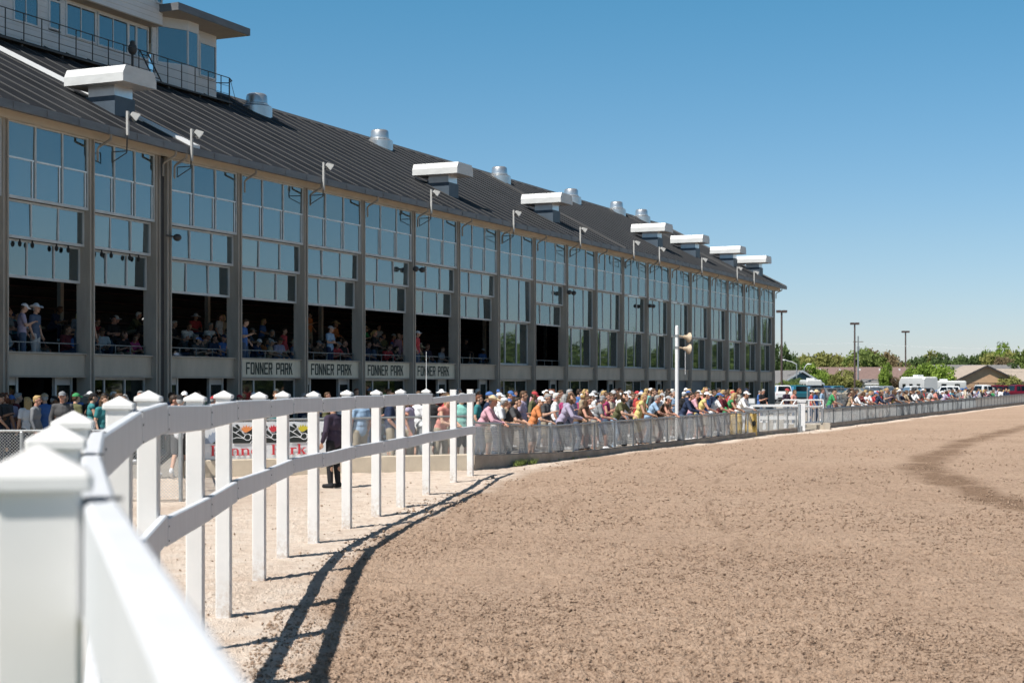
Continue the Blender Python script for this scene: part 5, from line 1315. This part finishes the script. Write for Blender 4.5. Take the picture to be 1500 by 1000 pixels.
def vehicle(kind):
    o = thing('parked_car', 'x', 'car'); L, W, zb, zr = {'sedan':(4.7,.90,.92,1.45),'suv':(4.8,.96,1.08,1.80),'pickup':(5.6,.98,1.12,1.85),'van':(5.0,.98,1.10,1.90)}[kind]
    h = L/2; mb = MB()
    hood = zb-.02; tail = zb+.02
    if kind == 'pickup': hood = zb; tail = zb+.03
    loft(mb, [(-h,rsec(W-.12,.42,tail-.12)),(-h+.12,rsec(W-.03,.30,tail-.02)),(-h+.6,rsec(W,.28,tail)),(0,rsec(W,.28,zb)),(h-1.3,rsec(W,.28,zb)),(h-.5,rsec(W-.03,.28,hood-.10)),(h-.08,rsec(W-.10,.34,hood-.24)),(h,rsec(W-.20,.42,hood-.34))])
    body = link('body', mb.mesh('body', smooth=35), PAINT['white'], o)
    cab = {'sedan':(-h+.55,-h+1.25,h-2.25,h-1.45),'suv':(-h+.12,-h+.45,h-2.1,h-1.35),'pickup':(-.75,-.55,h-2.35,h-1.6),'van':(-h+.08,-h+.3,h-1.7,h-.95)}[kind]
    y0, y1, y2, y3 = cab; wt = W-.24
    mb = MB(); loft(mb, [(y0,csec(W-.08,W-.14,zb-.06,zb+.01,.02)),(y1,csec(W-.06,wt,zb-.06,zr)),((y1+y2)/2,csec(W-.05,wt+.02,zb-.06,zr+.03)),(y2,csec(W-.06,wt,zb-.06,zr-.01)),(y3,csec(W-.10,W-.16,zb-.06,zb+.01,.02))])
    link('cabin', mb.mesh('cabin', smooth=30), PAINT['white'], o)
    def pane(nm, pts, n_):
        m = MB(); m.prism([Vector(p)+Vector(n_)*.012 for p in pts], Vector(n_)*.008); link(nm, m.mesh(nm), MT['glass_car'], o)
    def lerp3(a, b, f): return tuple(a[i]+(b[i]-a[i])*f for i in range(3))
    for nm, ya, za, yb_, zb_ in (('windscreen', y3, zb+.01, y2, zr-.01), ('rear_window', y0, zb+.01, y1, zr)):
        f = 1 if nm == 'windscreen' else -1
        n_ = Vector((0, abs(zb_-za)*f, abs(ya-yb_))).normalized()
        a, b = lerp3((0,ya,za),(0,yb_,zb_),.12), lerp3((0,ya,za),(0,yb_,zb_),.86)
        w0, w1 = W-.22, wt-.10
        pane(nm, [(-w0,a[1],a[2]),(w0,a[1],a[2]),(w1,b[1],b[2]),(-w1,b[1],b[2])], n_)
    nwin = 2 if kind in ('sedan','pickup') else 3
    for sx in (-1, 1):
        n_ = Vector((sx*(zr-zb), 0, .2)).normalized()
        ya, yb_ = y1-.02 if kind != 'sedan' else y1-.1, y2+.12
        for k in range(nwin):
            f0, f1 = k/nwin, (k+1)/nwin; p0, p1 = ya+(yb_-ya)*f0+.05, ya+(yb_-ya)*f1-.03
            xb, xt = W-.075, wt+.045
            pane('side_window', [(sx*xb,p0,zb+.06),(sx*xb,p1+(.22 if k == nwin-1 else 0),zb+.06),(sx*xt,p1,zr-.14),(sx*xt,p0+(.1 if k == 0 else 0),zr-.14)], n_)
        for y in (-h+.95, h-.95):
            m = MB(); m.lathe((0,0,0), [(.20,-.11),(.33,-.11),(.35,-.08),(.35,.08),(.33,.11),(.20,.11)], 20, 0, Matrix.Rotation(math.pi/2, 3, 'Y'))
            w_ = link('wheel', m.mesh('wheel', smooth=40), MT['black'], o, (sx*(W-.10), y, .35))
            m = MB(); m.lathe((0,0,0), [(.03,-.118),(.10,-.125),(.19,-.112),(.215,-.10),(.215,.10),(.19,.112),(.10,.125),(.03,.118)], 14, 0, Matrix.Rotation(math.pi/2, 3, 'Y')); link('rim', m.mesh('rim', smooth=40), MT['rim'], w_)
        m = MB(); m.ell((sx*(W-.30), h-.09, hood-.36), (.17,.07,.08)); link('headlight', m.mesh('headlight', smooth=180), MT['lamp_clear'], o)
        m = MB(); m.box(sx*(W-.13)-.07, sx*(W-.13)+.07, -h+.02, -h+.14, tail-.38, tail-.14); link('tail_light', m.mesh('tail_light'), MT['lamp_red'], o)
        m = MB(); m.ell((sx*(W+.06), y3-.25, zb+.06), (.09,.05,.07)); link('mirror', m.mesh('mirror', smooth=180), MT['black'], o)
    for y in (-h+.0, h-.06):
        m = MB(); m.box(-W+.16, W-.16, y-.03, y+.09, .36, .52); link('bumper', m.mesh('bumper'), MT['black'], o)
    if kind == 'pickup':
        m = MB(); m.box(-W+.1, W-.1, -h+.15, -.80, zb-.02, zb+.045); link('bed_cover', m.mesh('bed_cover'), MT['black'], o)
    return o
VP = {k: vehicle(k) for k in ('sedan','suv','pickup','van')}
used = set()
def park(kind, px, Y, rz, paint, label, group='vehicles in the car park'):
    if kind not in used: o = VP[kind]; used.add(kind)
    else: o = copy_tree(VP[kind])
    o.location = PX(px, Y, -.2 if Y > 190 else -.05); o.rotation_euler = (0,0,rz)
    for ch in o.children:
        if ch.name.split('.')[0] in ('body','cabin'):
            ch.material_slots[0].link = 'OBJECT'; ch.material_slots[0].material = PAINT[paint]
    o['label'] = label; o['group'] = group
    if kind == 'pickup': o.name = 'pickup_truck'; o['category'] = 'pickup truck'
    if kind == 'van': o.name = 'parked_van'; o['category'] = 'van'
    return o
H = math.pi/2
CARS = [('suv',1141,168,.1,'white','white car half hidden by the grandstand end'), ('suv',1161,170,.3,'teal','teal car facing the stand just right of its end'), ('van',1152,206,H,'white','white van broadside behind the teal car'), ('suv',1187,172,.2,'black','black off-road car right of the teal car'),
 ('suv',1203,205,.1,'blue','blue car behind the person in red'), ('sedan',1213,188,.15,'silver','silver car left of centre in the first parked row'), ('suv',1222,214,.1,'teal','dark teal car in the second parked row'), ('sedan',1243,216,.2,'blue','blue saloon low in the second row under the lamp mast'),
 ('sedan',1246,182,1.2,'tan','tan car parked broadside behind the wire fence'), ('suv',1280,208,math.pi,'white','white car showing its rear window, left of a pair'), ('suv',1300,206,math.pi,'silver','silver-white car showing its rear window, right of a pair'), ('sedan',1318,214,.1,'blue','small blue car left of the white camper'),
 ('suv',1334,205,.1,'white','white car in front of the white camper'), ('suv',1382,207,H*.9,'white','white car broadside right of the white camper'), ('sedan',1400,222,H,'blue','blue car behind the far rail crowd before the brick house'), ('pickup',1440,168,-H*.8,'white','white pickup truck above the right end of the crowd'),
 ('pickup',1490,176,-H*.9,'red','dark red pickup truck at the right edge'), ('suv',1468,182,-H*.85,'red','dark red car between the white and red pickups'), ('sedan',1417,190,1.3,'tan','tan car low behind the far rail crowd'), ('sedan',1354,190,.2,'grey','grey car behind the far rail crowd'), ('sedan',1265,196,.2,'grey','dark grey car between silver and white ones')]
for a in CARS: park(*a)
# camper trailers
def trailer(px, Y, rz, L, Hh, label):
    o = thing('camper_trailer', label, 'camper', PX(px, Y, -.2).to_tuple(), rz)
    mb = MB(); loft(mb, [(-L/2,rsec(1.1,.7,Hh-.15,.14)),(-L/2+.2,rsec(1.2,.5,Hh,.16)),(L/2-.5,rsec(1.2,.5,Hh,.16)),(L/2,rsec(1.15,.8,Hh-.5,.16))])
    link('body', mb.mesh('body', smooth=30), PAINT['offwhite'], o)
    m = MB(); m.box(-.45,.45,-.6,.6,Hh+.0,Hh+.28); link('roof_unit', m.mesh('roof_unit'), MT['white_metal'], o)
    for sx in (-1,1):
        for y in (-L*.3, 0, L*.28):
            m = MB(); m.box(sx*1.2-.012, sx*1.2+.012, y-.4, y+.4, 1.5, 2.1); link('window', m.mesh('window'), MT['glass_car'], o)
        m = MB(); m.box(sx*1.205-.008, sx*1.205+.008, -L/2+.3, L/2-.6, 1.05, 1.2); link('stripe', m.mesh('stripe'), MT['blue_ink'], o)
        for y in (-.5, .4):
            m = MB(); m.lathe((0,0,0), [(.2,-.1),(.34,-.1),(.34,.1),(.2,.1)], 16, 0, Matrix.Rotation(math.pi/2,3,'Y')); link('wheel', m.mesh('wheel'), MT['black'], o, (sx*1.08, y, .34))
    m = MB(); m.path([(0,L/2-.1,.55),(0,L/2+1.1,.5),(0,L/2+1.1,0)], .05, 6); link('hitch', m.mesh('hitch'), MT['black'], o)
trailer(1345, 218, .35, 6.0, 3.1, 'tall white camper trailer beyond the far rail crowd'); trailer(1382, 250, 1.35, 7., 2.6, 'long low white camper beside the brick house')
trailer(1187, 232, .1, 4.2, 2.7, 'boxy white trailer in front of the brown-roofed house')

# ---------------------------------------------------------------- lamp masts, pole, wires
for k, (px, top, Y, lab) in enumerate(((1145,455,212,'brown twin-head lamp mast just right of the grandstand end'), (1252,473,255,'brown lamp mast beside the wooden utility pole'), (1326.5,485,296,'brown lamp mast farthest right, above the campers'))):
    zt = 2+(561-top)*Y/2250; c = PX(px, Y, -.2); o = thing('lamp_mast', lab, 'lamp post', c.to_tuple(), 0, 'lamp masts in the car park')
    mb = MB(); mb.tube(c, PX(px, Y, zt), .17, .13, 10); part('mast', mb, MT['mastpole'], o)
    mb = MB(); mb.lathe(c, [(.35,0),(.35,.7),(.2,.75)], 12); part('footing', mb, MT['concrete'], o)
    for s in (-1, 1):
        mb = MB(); q = PX(px, Y, zt)+Vector((s*.40,0,-.1)); mb.obox(q, (.32,0,0), (0,.3,0), (0,0,.17)); h_ = part('lamp_head', mb, MT['mastpole'], o)
        mb = MB(); mb.obox(q-Vector((0,0,.18)), (.26,0,0), (0,.24,0), (0,0,.012)); part('lens', mb, MT['lamp_clear'], h_)
c = PX(1257, 268, -.2); zt = 2+(561-492)*268/2250
o = thing('utility_pole', 'grey wooden utility pole with a crossarm and transformer beside a lamp mast', 'utility pole', c.to_tuple())
mb = MB(); mb.tube(c, PX(1257,268,zt), .17, .12, 10); part('pole', mb, MT['galv'], o)
mb = MB(); mb.obox(PX(1257,268,zt-1.0), (.9,0,0), (0,.06,0), (0,0,.06)); part('crossarm', mb, MT['wood'], o)
mb = MB(); mb.lathe(PX(1257,267.6,zt-2.6), [(.02,0),(.22,.02),(.22,.8),(.02,.85)], 12); part('transformer', mb, MT['galv'], o)
mb = MB()
def wire(a, b, sag):
    pts = [a.lerp(b, k/24)-Vector((0,0,sag*4*(k/24)*(1-k/24))) for k in range(25)]; mb.path(pts, .035, 4)
z0 = 2+(561-503)*268/2250
wire(PX(1100,268,z0+.1), PX(1257,268,z0+.1), .15); wire(PX(1257,268,z0+.1), PX(1560,268,z0-.7), .5)
single('power_line', mb, MT['white_metal'], PX(1257,268,z0).to_tuple(), 'thin pale overhead wire crossing the sky past the utility pole', 'power line')
for px, Y, top, dirx, lab in ((1167,245,527,-1,'pale street light with a long arm leaning left, above the teal house'), (1178,250,533,-1,'shorter pale street light right of the long-armed one')):
    zt = 2+(561-top)*Y/2250; c = PX(px,Y,-.2); o = thing('street_light', lab, 'street light', c.to_tuple())
    mb = MB(); mb.tube(c, PX(px,Y,zt-.6), .10, .08, 8); part('pole', mb, MT['galv'], o)
    mb = MB(); L_ = 1.9 if px < 1170 else -.6; mb.path([PX(px,Y,zt-.7), PX(px,Y,zt-.5)-Vector((L_*.4,0,-.2)), PX(px,Y,zt)-Vector((L_,0,0))], .06, 6); part('arm', mb, MT['white_metal'], o)
    mb = MB(); mb.ell(PX(px,Y,zt)-Vector((L_+.2*(1 if L_ > 0 else -1),0,.02)), (.42,.2,.12)); part('lamp_head', mb, MT['white_metal'], o, 60)

# fences at the back of the apron and car park
def slatfence(label, pts, h, m, step, bar, mesh=None, cat='fence', z0=-.2):
    o = thing('wire_fence', label, cat, (*pts[0], 0)); mb = MB()
    for a, b in zip(pts[:-1], pts[1:]):
        a, b = Vector((*a,z0)), Vector((*b,z0)); L = (b-a).length; n = int(L/step)
        for k in range(n+1): q = a.lerp(b, k/n); mb.tube(q, q+Vector((0,0,h+.1)), bar*1.5, n=6)
        for z in (.05, h): mb.tube(a+Vector((0,0,z)), b+Vector((0,0,z)), bar, n=6)
    part('frame', mb, m, o); mb = MB()
    for a, b in zip(pts[:-1], pts[1:]): chain(mb, a, b, z0+.05, z0+h, .16 if not mesh else mesh[0], .009 if not mesh else mesh[1])
    part('wire_mesh', mb, m, o)
slatfence('galvanised wire fence between the far crowd and the parked cars', [(25.,130.), (31.,138.), (37.5,142.)], 1.75, MT['galv'], 3., .03, (.16, .010))
slatfence('brown wire fence in front of the brick house at the right', [(66.,256.), (100.,262.)], 2.2, MT['mastpole'], 3., .05, (.3, .016))

# ---------------------------------------------------------------- houses
MT['brick'] = mat('tan_brick', (.56,.36,.22), .85, noise=(1.5, .12)); MT['brown_roof'] = mat('brown_shingle', (.20,.135,.12), .9, noise=(2.5, .2)); MT['grey_roof'] = mat('grey_shingle', (.17,.165,.165), .9, noise=(2.5, .2))
MT['tan_roof'] = mat('tan_shingle', (.36,.30,.25), .9, noise=(2.5, .15)); MT['teal_wall'] = mat('teal_siding', (.13,.22,.25), .8, noise=(1., .06)); MT['cream_wall'] = mat('cream_siding', (.44,.40,.34), .8, noise=(1., .06)); MT['dark_wall'] = mat('dark_trim', (.05,.045,.045), .8)
def house(label, px, Y, W, D, hw_, hr, wall, roof, gable, rz=0., wins=3, vents=0, trim='white_metal'):
    """gable 'front': ridge runs away from the viewer; 'side': ridge runs left to right."""
    o = thing('house', label, 'house', PX(px, Y, -.2).to_tuple(), rz)
    w, d = W/2, D/2; mb = MB()
    if gable == 'front': mb.prism([(-w,-d,0),(w,-d,0),(w,-d,hw_),(0,-d,hr),(-w,-d,hw_)], (0,D,0))
    else: mb.prism([(-w,-d,0),(-w,-d,hw_),(-w,0,hr),(-w,d,hw_),(-w,d,0)], (W,0,0))
    link('wall', mb.mesh('wall'), MT[wall], o)
    mb = MB(); e = .55; t = .16
    if gable == 'front':
        sl = (hr-hw_)/w
        for s in (-1, 1): mb.prism([(0,-d-e,hr+.02),(s*(w+e),-d-e,hw_-sl*e+.02),(s*(w+e),-d-e,hw_-sl*e+t+.02),(0,-d-e,hr+t+.02)], (0,D+2*e,0))
    else:
        sl = (hr-hw_)/d
        for s in (-1, 1): mb.prism([(-w-e,0,hr+.02),(-w-e,s*(d+e),hw_-sl*e+.02),(-w-e,s*(d+e),hw_-sl*e+t+.02),(-w-e,0,hr+t+.02)], (W+2*e,0,0))
    r_ = link('roof', mb.mesh('roof'), MT[roof], o)
    for k in range(vents):
        m = MB(); x = -w*.8+1.6*w*k/max(1, vents-1); z = hr-.75*(hr-hw_)*.3; m.box(x-.14, x+.14, -d*.25-.14, -d*.25+.14, z-.2, z+.38); link('roof_vent', m.mesh('roof_vent'), MT[trim], r_)
    mb = MB()
    if gable == 'front':
        sl = (hr-hw_)/w
        for s in (-1, 1): mb.prism([(0,-d-e-.03,hr-.12),(s*(w+e),-d-e-.03,hw_-sl*e-.12),(s*(w+e),-d-e-.03,hw_-sl*e+t+.03),(0,-d-e-.03,hr+t+.03)], (0,.025,0))
    else: mb.box(-w-e, w+e, -d-e-.10, -d-e-.005, hw_-sl*e-.12, hw_-sl*e+t-.02)
    link('fascia', mb.mesh('fascia'), MT[trim], o)
    for k in range(wins):
        x = -w+W*(k+.5)/wins; m = MB(); m.box(x-.7, x+.7, -d-.06, -d+.02, 1.0, 2.1); f = link('window', m.mesh('window'), MT['white_metal'], o)
        m = MB(); m.box(x-.6, x+.6, -d-.075, -d-.055, 1.08, 2.02); link('pane', m.mesh('pane'), MT['glass_car'], f)
    return o
house('teal house with a white-edged gable just right of the grandstand', 1149, 250, 8., 8., 2.2, 4.1, 'teal_wall', 'grey_roof', 'front', .5, 2)
house('long brown-roofed house behind the lamp mast and utility pole', 1257, 290, 28., 11., 2.7, 5.05, 'dark_wall', 'brown_roof', 'side', 0., 6, 7)
house('small grey outbuilding with a pale wall in front of the brown roof', 1287, 272, 5., 4., 2.2, 2.75, 'cream_wall', 'grey_roof', 'side', 0., 1)
house('small grey-roofed house with a white gable right of the brown roof', 1322, 300, 9., 10., 2.5, 4.7, 'cream_wall', 'grey_roof', 'side', .55, 2)
house('wide grey-roofed house behind the brick gable', 1420, 300, 18., 11., 2.7, 5.6, 'dark_wall', 'grey_roof', 'side', 0., 3)
house('tan brick house with a dark-trimmed front gable', 1428, 266, 12.4, 9., 2.3, 5.1, 'brick', 'tan_roof', 'front', .12, 0, trim='dark_wall')
house('long tan-roofed wing of the brick house at right', 1464, 271, 11.5, 8., 2.6, 4.55, 'brick', 'tan_roof', 'side', .05, 2, trim='dark_wall')
house('low brown house at the right edge behind bushes', 1497, 300, 7., 8., 2.5, 4.6, 'brick', 'brown_roof', 'side', 0., 1)

# ---------------------------------------------------------------- trees
def leaf_mat(nm, a, b):
    m = bpy.data.materials.new(nm); m.use_nodes = True; t = m.node_tree; bs = t.nodes['Principled BSDF']; bs.inputs['Roughness'].default_value = .75; bs.inputs['Specular IOR Level'].default_value = .15
    g_ = nd(t, 'ShaderNodeTexCoord'); n = nd(t, 'ShaderNodeTexNoise', Scale=.9, Detail=3.); r = nd(t, 'ShaderNodeValToRGB')
    r.color_ramp.elements[0].position = .32; r.color_ramp.elements[1].position = .68; r.color_ramp.elements[0].color = (*a,1); r.color_ramp.elements[1].color = (*b,1)
    t.links.new(g_.outputs['Object'], n.inputs['Vector']); t.links.new(n.outputs['Fac'], r.inputs['Fac']); t.links.new(r.outputs['Color'], bs.inputs['Base Color'])
    tl = nd(t, 'ShaderNodeBsdfTranslucent'); mx = nd(t, 'ShaderNodeMixShader', Fac=.3)
    t.links.new(r.outputs['Color'], tl.inputs['Color']); t.links.new(bs.outputs[0], mx.inputs[1]); t.links.new(tl.outputs[0], mx.inputs[2]); t.links.new(mx.outputs[0], t.nodes['Material Output'].inputs['Surface'])
    return m
LEAF = {'dark': leaf_mat('leaf_dark', (.07,.11,.04), (.15,.21,.075)), 'mid': leaf_mat('leaf_mid', (.115,.165,.045), (.24,.30,.09)), 'olive': leaf_mat('leaf_olive', (.19,.20,.065), (.36,.36,.12)), 'bright': leaf_mat('leaf_bright', (.14,.22,.04), (.31,.42,.08)), 'budding': leaf_mat('leaf_budding', (.17,.12,.08), (.28,.23,.12))}
def crown_mesh(seed, lob, nclump, per, size, flat=1.):
    g_ = np.random.default_rng(seed); cs = []
    lobes = [(g_.normal(0, .42, 3)*np.array([1,1,.55])+np.array([0,0,.62]), g_.uniform(.28,.52)) for _ in range(lob)]
    while len(cs) < nclump:
        c, r_ = lobes[g_.integers(lob)]; v = g_.normal(0, 1, 3); v /= np.linalg.norm(v)
        p = c + v*r_*g_.uniform(.55,1.0)**.5*np.array([1,1,.8])
        if p[2] > .12: cs.append(p)
    cs = np.array(cs); pos = np.repeat(cs, per, 0) + g_.normal(0, .06, (nclump*per, 3))
    n = len(pos); a = g_.normal(0, 1, (n, 3)); a /= np.linalg.norm(a, axis=1)[:,None]; b = g_.normal(0, 1, (n, 3)); b -= a*(a*b).sum(1)[:,None]; b /= np.linalg.norm(b, axis=1)[:,None]
    s = (size*g_.uniform(.6,1.4,n))[:,None]
    V = np.stack([pos-a*s, pos+b*s*.6, pos+a*s, pos-b*s*.6], 1)
    me = bpy.data.meshes.new('crown'); me.vertices.add(n*4); me.vertices.foreach_set('co', V.reshape(-1).astype(np.float32)); me.loops.add(n*4); me.polygons.add(n)
    me.loops.foreach_set('vertex_index', np.arange(n*4, dtype=np.int32)); me.polygons.foreach_set('loop_start', (np.arange(n)*4).astype(np.int32)); me.update(calc_edges=True)
    me.materials.append(None); return me, cs, V
CR = [crown_mesh(s, l, 300, 34, .05) for s, l in ((1,7),(2,9),(3,6),(4,11))]
TK = []
for me_c, cs, _ in CR:
    mb = MB(); mb.tube((0,0,-.05),(0,0,.30),.035,.026,8)
    for p in cs[::14]:
        q = Vector((p[0]*.35, p[1]*.35, .30+.3*(p[2]-.3))); mb.tube((0,0,.22), q, .016, .010, 5); mb.tube(q, p, .010, .003, 4)
    m_ = mb.mesh('trunk'); m_.materials.append(MT['bark']); TK.append(m_)
def tree(px, top, wpx, Y, kind, label, var, bush=False):
    h = 2.2+(561-top)*Y/2250; w = wpx*Y/2250
    o = thing('bush' if bush else 'tree', label, 'bush' if bush else 'tree', PX(px, Y, -.25).to_tuple(), rp.uniform(0, 6.28), None if bush else 'trees beyond the car park')
    sc_ = (w/1.25, w/1.25, h/1.20)
    link('trunk', TK[var], None, o).scale = sc_
    c = link('crown', CR[var][0], None, o); c.scale = sc_; c.material_slots[0].link = 'OBJECT'; c.material_slots[0].material = LEAF[kind]
KW = {'dark':'dark green','mid':'mid green','olive':'olive green','bright':'bright green','budding':'brownish half-leafed'}
TREES = [(1147,511,34,262,'dark','dark green tree behind the teal house beside the stand'), (1164,530,30,300,'mid','small mid green tree between the street lights'), (1186,519,46,330,'olive','olive tree left of the brown roof, left of a pair'), (1212,518,50,330,'olive','olive tree left of the brown roof, right of a pair'),
 (1188,536,36,255,'bright','low bright green tree in front of the brown roof at its left end'), (1236,528,40,335,'budding','orange-brown tree just left of the lamp mast'), (1263,510,52,335,'mid','largest tree, directly behind the utility pole'), (1284,514,44,340,'budding','brownish half-leafed tree right of the utility pole'),
 (1298,536,20,262,'bright','narrow bright green tree at the right end of the brown roof'), (1316,529,34,345,'mid','mid green tree right of the brown roof'), (1350,531,44,258,'bright','round bright green tree above the white camper'), (1343,524,36,350,'dark','dark tree behind the bright round one'),
 (1366,520,38,350,'olive','pale olive tree right of the round bright one'), (1386,526,38,340,'dark','dark green tree left of the grey roof'), (1406,519,34,345,'dark','dark green tree above the left part of the grey roof'), (1426,522,34,345,'dark','dark green tree above the brick gable'),
 (1448,521,36,345,'mid','mid green tree right of the brick gable'), (1463,513,26,350,'bright','slender pale green tree at right'), (1481,513,40,345,'olive','broad olive tree near the right edge'), (1472,524,34,330,'budding','brownish tree above the tan roof'), (1497,516,40,340,'mid','mid green tree cut by the right frame edge'),
 (1473,538,22,300,'dark','low dark tree behind the tan-roofed wing'), (1330,533,34,360,'mid','far mid green tree right of the third lamp mast')]
for k, (px, tp, w, Y, kd, lab) in enumerate(TREES): tree(px, tp, w, Y, kd, lab, k % 4)
for k, (px, tp, w, Y, kd, lab) in enumerate([(1232,547,36,262,'olive','olive bush in front of the brown-roofed house'), (1167,553,34,240,'dark','dark low bush right of the teal house'), (1383,548,22,262,'olive','low olive bush left of the brick house'), (1478,552,44,262,'olive','low olive bushes in front of the tan-roofed wing'), (1312,556,18,262,'budding','low brown bush by the small outbuilding'),(1150,556,26,232,'mid','green hedge bush below the teal house')]): tree(px, tp, w, Y, kd, lab, (k+1) % 4, True)
# the far wood to the right, which the glass of the stand mirrors
Vs = []; g_ = np.random.default_rng(9)
for k in range(60):
    a_ = R(22 + 62*k/60 + g_.uniform(-.8,.8)); dist = g_.uniform(320, 400); h = g_.uniform(8, 13) if k % 7 else 17; w = g_.uniform(13, 20) if k % 7 else 6.
    V = CR[k % 4][2][::3].copy()*np.array([w/1.5*1.3, w/1.5*1.3, h/1.2]); V += np.array([dist*math.sin(a_), dist*math.cos(a_), -.2]); Vs.append(V)
V = np.concatenate(Vs); n = len(V); me = bpy.data.meshes.new('far_wood')
me.vertices.add(n*4); me.vertices.foreach_set('co', V.reshape(-1).astype(np.float32)); me.loops.add(n*4); me.polygons.add(n); me.loops.foreach_set('vertex_index', np.arange(n*4, dtype=np.int32)); me.polygons.foreach_set('loop_start', (np.arange(n)*4).astype(np.int32)); me.update(calc_edges=True)
tag(link('far_wood', me, LEAF['mid']), 'far-off green wood across the infield, mirrored in the grandstand glass', 'wood', kind='stuff')

# weeds along the foot of the kerb
mb = MB()
for k in range(90):
    px = rp.choice([rp.gauss(762,4), rp.gauss(782,3), rp.uniform(800,1160)]) if k > 30 else rp.gauss(762,4)
    p = at_line(px, -rp.uniform(.13,.3)); p.z = 0
    for j in range(7):
        a_ = rp.uniform(0,6.28); L_ = rp.uniform(.06,.22)*(1 if px < 790 else .5); d_ = Vector((math.cos(a_)*.5, math.sin(a_)*.5, 1)).normalized(); s_ = Vector((-math.sin(a_), math.cos(a_), 0))*.008
        mb.add([p-s_, p+s_, p+d_*L_+Vector((math.cos(a_)*.04, math.sin(a_)*.04, 0))], [(0,1,2)])
tag(link('weeds', mb.mesh('weeds'), LEAF['mid']), 'small tufts of weeds at the foot of the grey kerb', 'weeds', kind='stuff')

# ---------------------------------------------------------------- sun, sky, camera
SUN_AZ = Vector((-.68, -.73, 0)).normalized(); EL = R(55)
sv = SUN_AZ*math.cos(EL) + Vector((0,0,math.sin(EL)))
sd_ = bpy.data.lights.new('sun', 'SUN'); sd_.energy = 5.0; sd_.angle = R(.5); sd_.color = (1., .955, .88)
so = bpy.data.objects.new('sun', sd_); COL.objects.link(so); so.rotation_euler = (-sv).to_track_quat('-Z', 'Y').to_euler(); so.location = (-30,-40,60)
w_ = bpy.data.worlds.new('World'); scene.world = w_; w_.use_nodes = True; t = w_.node_tree
sky = nd(t, 'ShaderNodeTexSky'); sky.sky_type = 'NISHITA'; sky.sun_disc = False; sky.sun_elevation = EL; sky.sun_rotation = math.atan2(SUN_AZ.x, SUN_AZ.y)
sky.altitude = 600; sky.air_density = 1.; sky.dust_density = .35; sky.ozone_density = 1.6
bg = t.nodes['Background']; bg.inputs['Strength'].default_value = .066
tcw = nd(t, 'ShaderNodeTexCoord'); sx_ = nd(t, 'ShaderNodeSeparateXYZ'); t.links.new(tcw.outputs['Generated'], sx_.inputs[0])
rw = nd(t, 'ShaderNodeValToRGB'); e_ = rw.color_ramp.elements
e_[0].position = 0.; e_[0].color = (.98,1.0,1.27,1); e_[1].position = .30; e_[1].color = (.52,1.22,1.34,1)
e_[1].position = .28
x2_ = e_.new(.5); x2_.color = (.62,.70,.66,1)
x_ = e_.new(.09); x_.color = (.90,1.09,1.24,1)
mw_ = t.nodes.new('ShaderNodeMix'); mw_.data_type = 'RGBA'; mw_.blend_type = 'MULTIPLY'; mw_.inputs[0].default_value = 1.
t.links.new(sx_.outputs['Z'], rw.inputs['Fac']); t.links.new(sky.outputs['Color'], mw_.inputs[6]); t.links.new(rw.outputs['Color'], mw_.inputs[7])
t.links.new(mw_.outputs[2], bg.inputs['Color'])
cd = bpy.data.cameras.new('camera'); cam = bpy.data.objects.new('camera', cd); COL.objects.link(cam)
cam.location = (0,0,2.); cam.rotation_euler = (math.pi/2,0,0); cd.sensor_width = 36; cd.lens = 54.; cd.shift_y = 61/1500.
cd.clip_start = .02; cd.clip_end = 6000; cd.dof.use_dof = True; cd.dof.focus_distance = 30.; cd.dof.aperture_fstop = 4.2
scene.camera = cam
scene.view_settings.view_transform = 'Standard'; scene.view_settings.look = 'None'; scene.view_settings.exposure = .36; scene.view_settings.gamma = 1.
scene.render.engine = 'CYCLES'; cy = scene.cycles
cy.use_denoising = True; cy.use_light_tree = False; cy.max_bounces = 6; cy.diffuse_bounces = 3; cy.glossy_bounces = 3; cy.transparent_max_bounces = 16; cy.transmission_bounces = 3; cy.sample_clamp_indirect = 6.
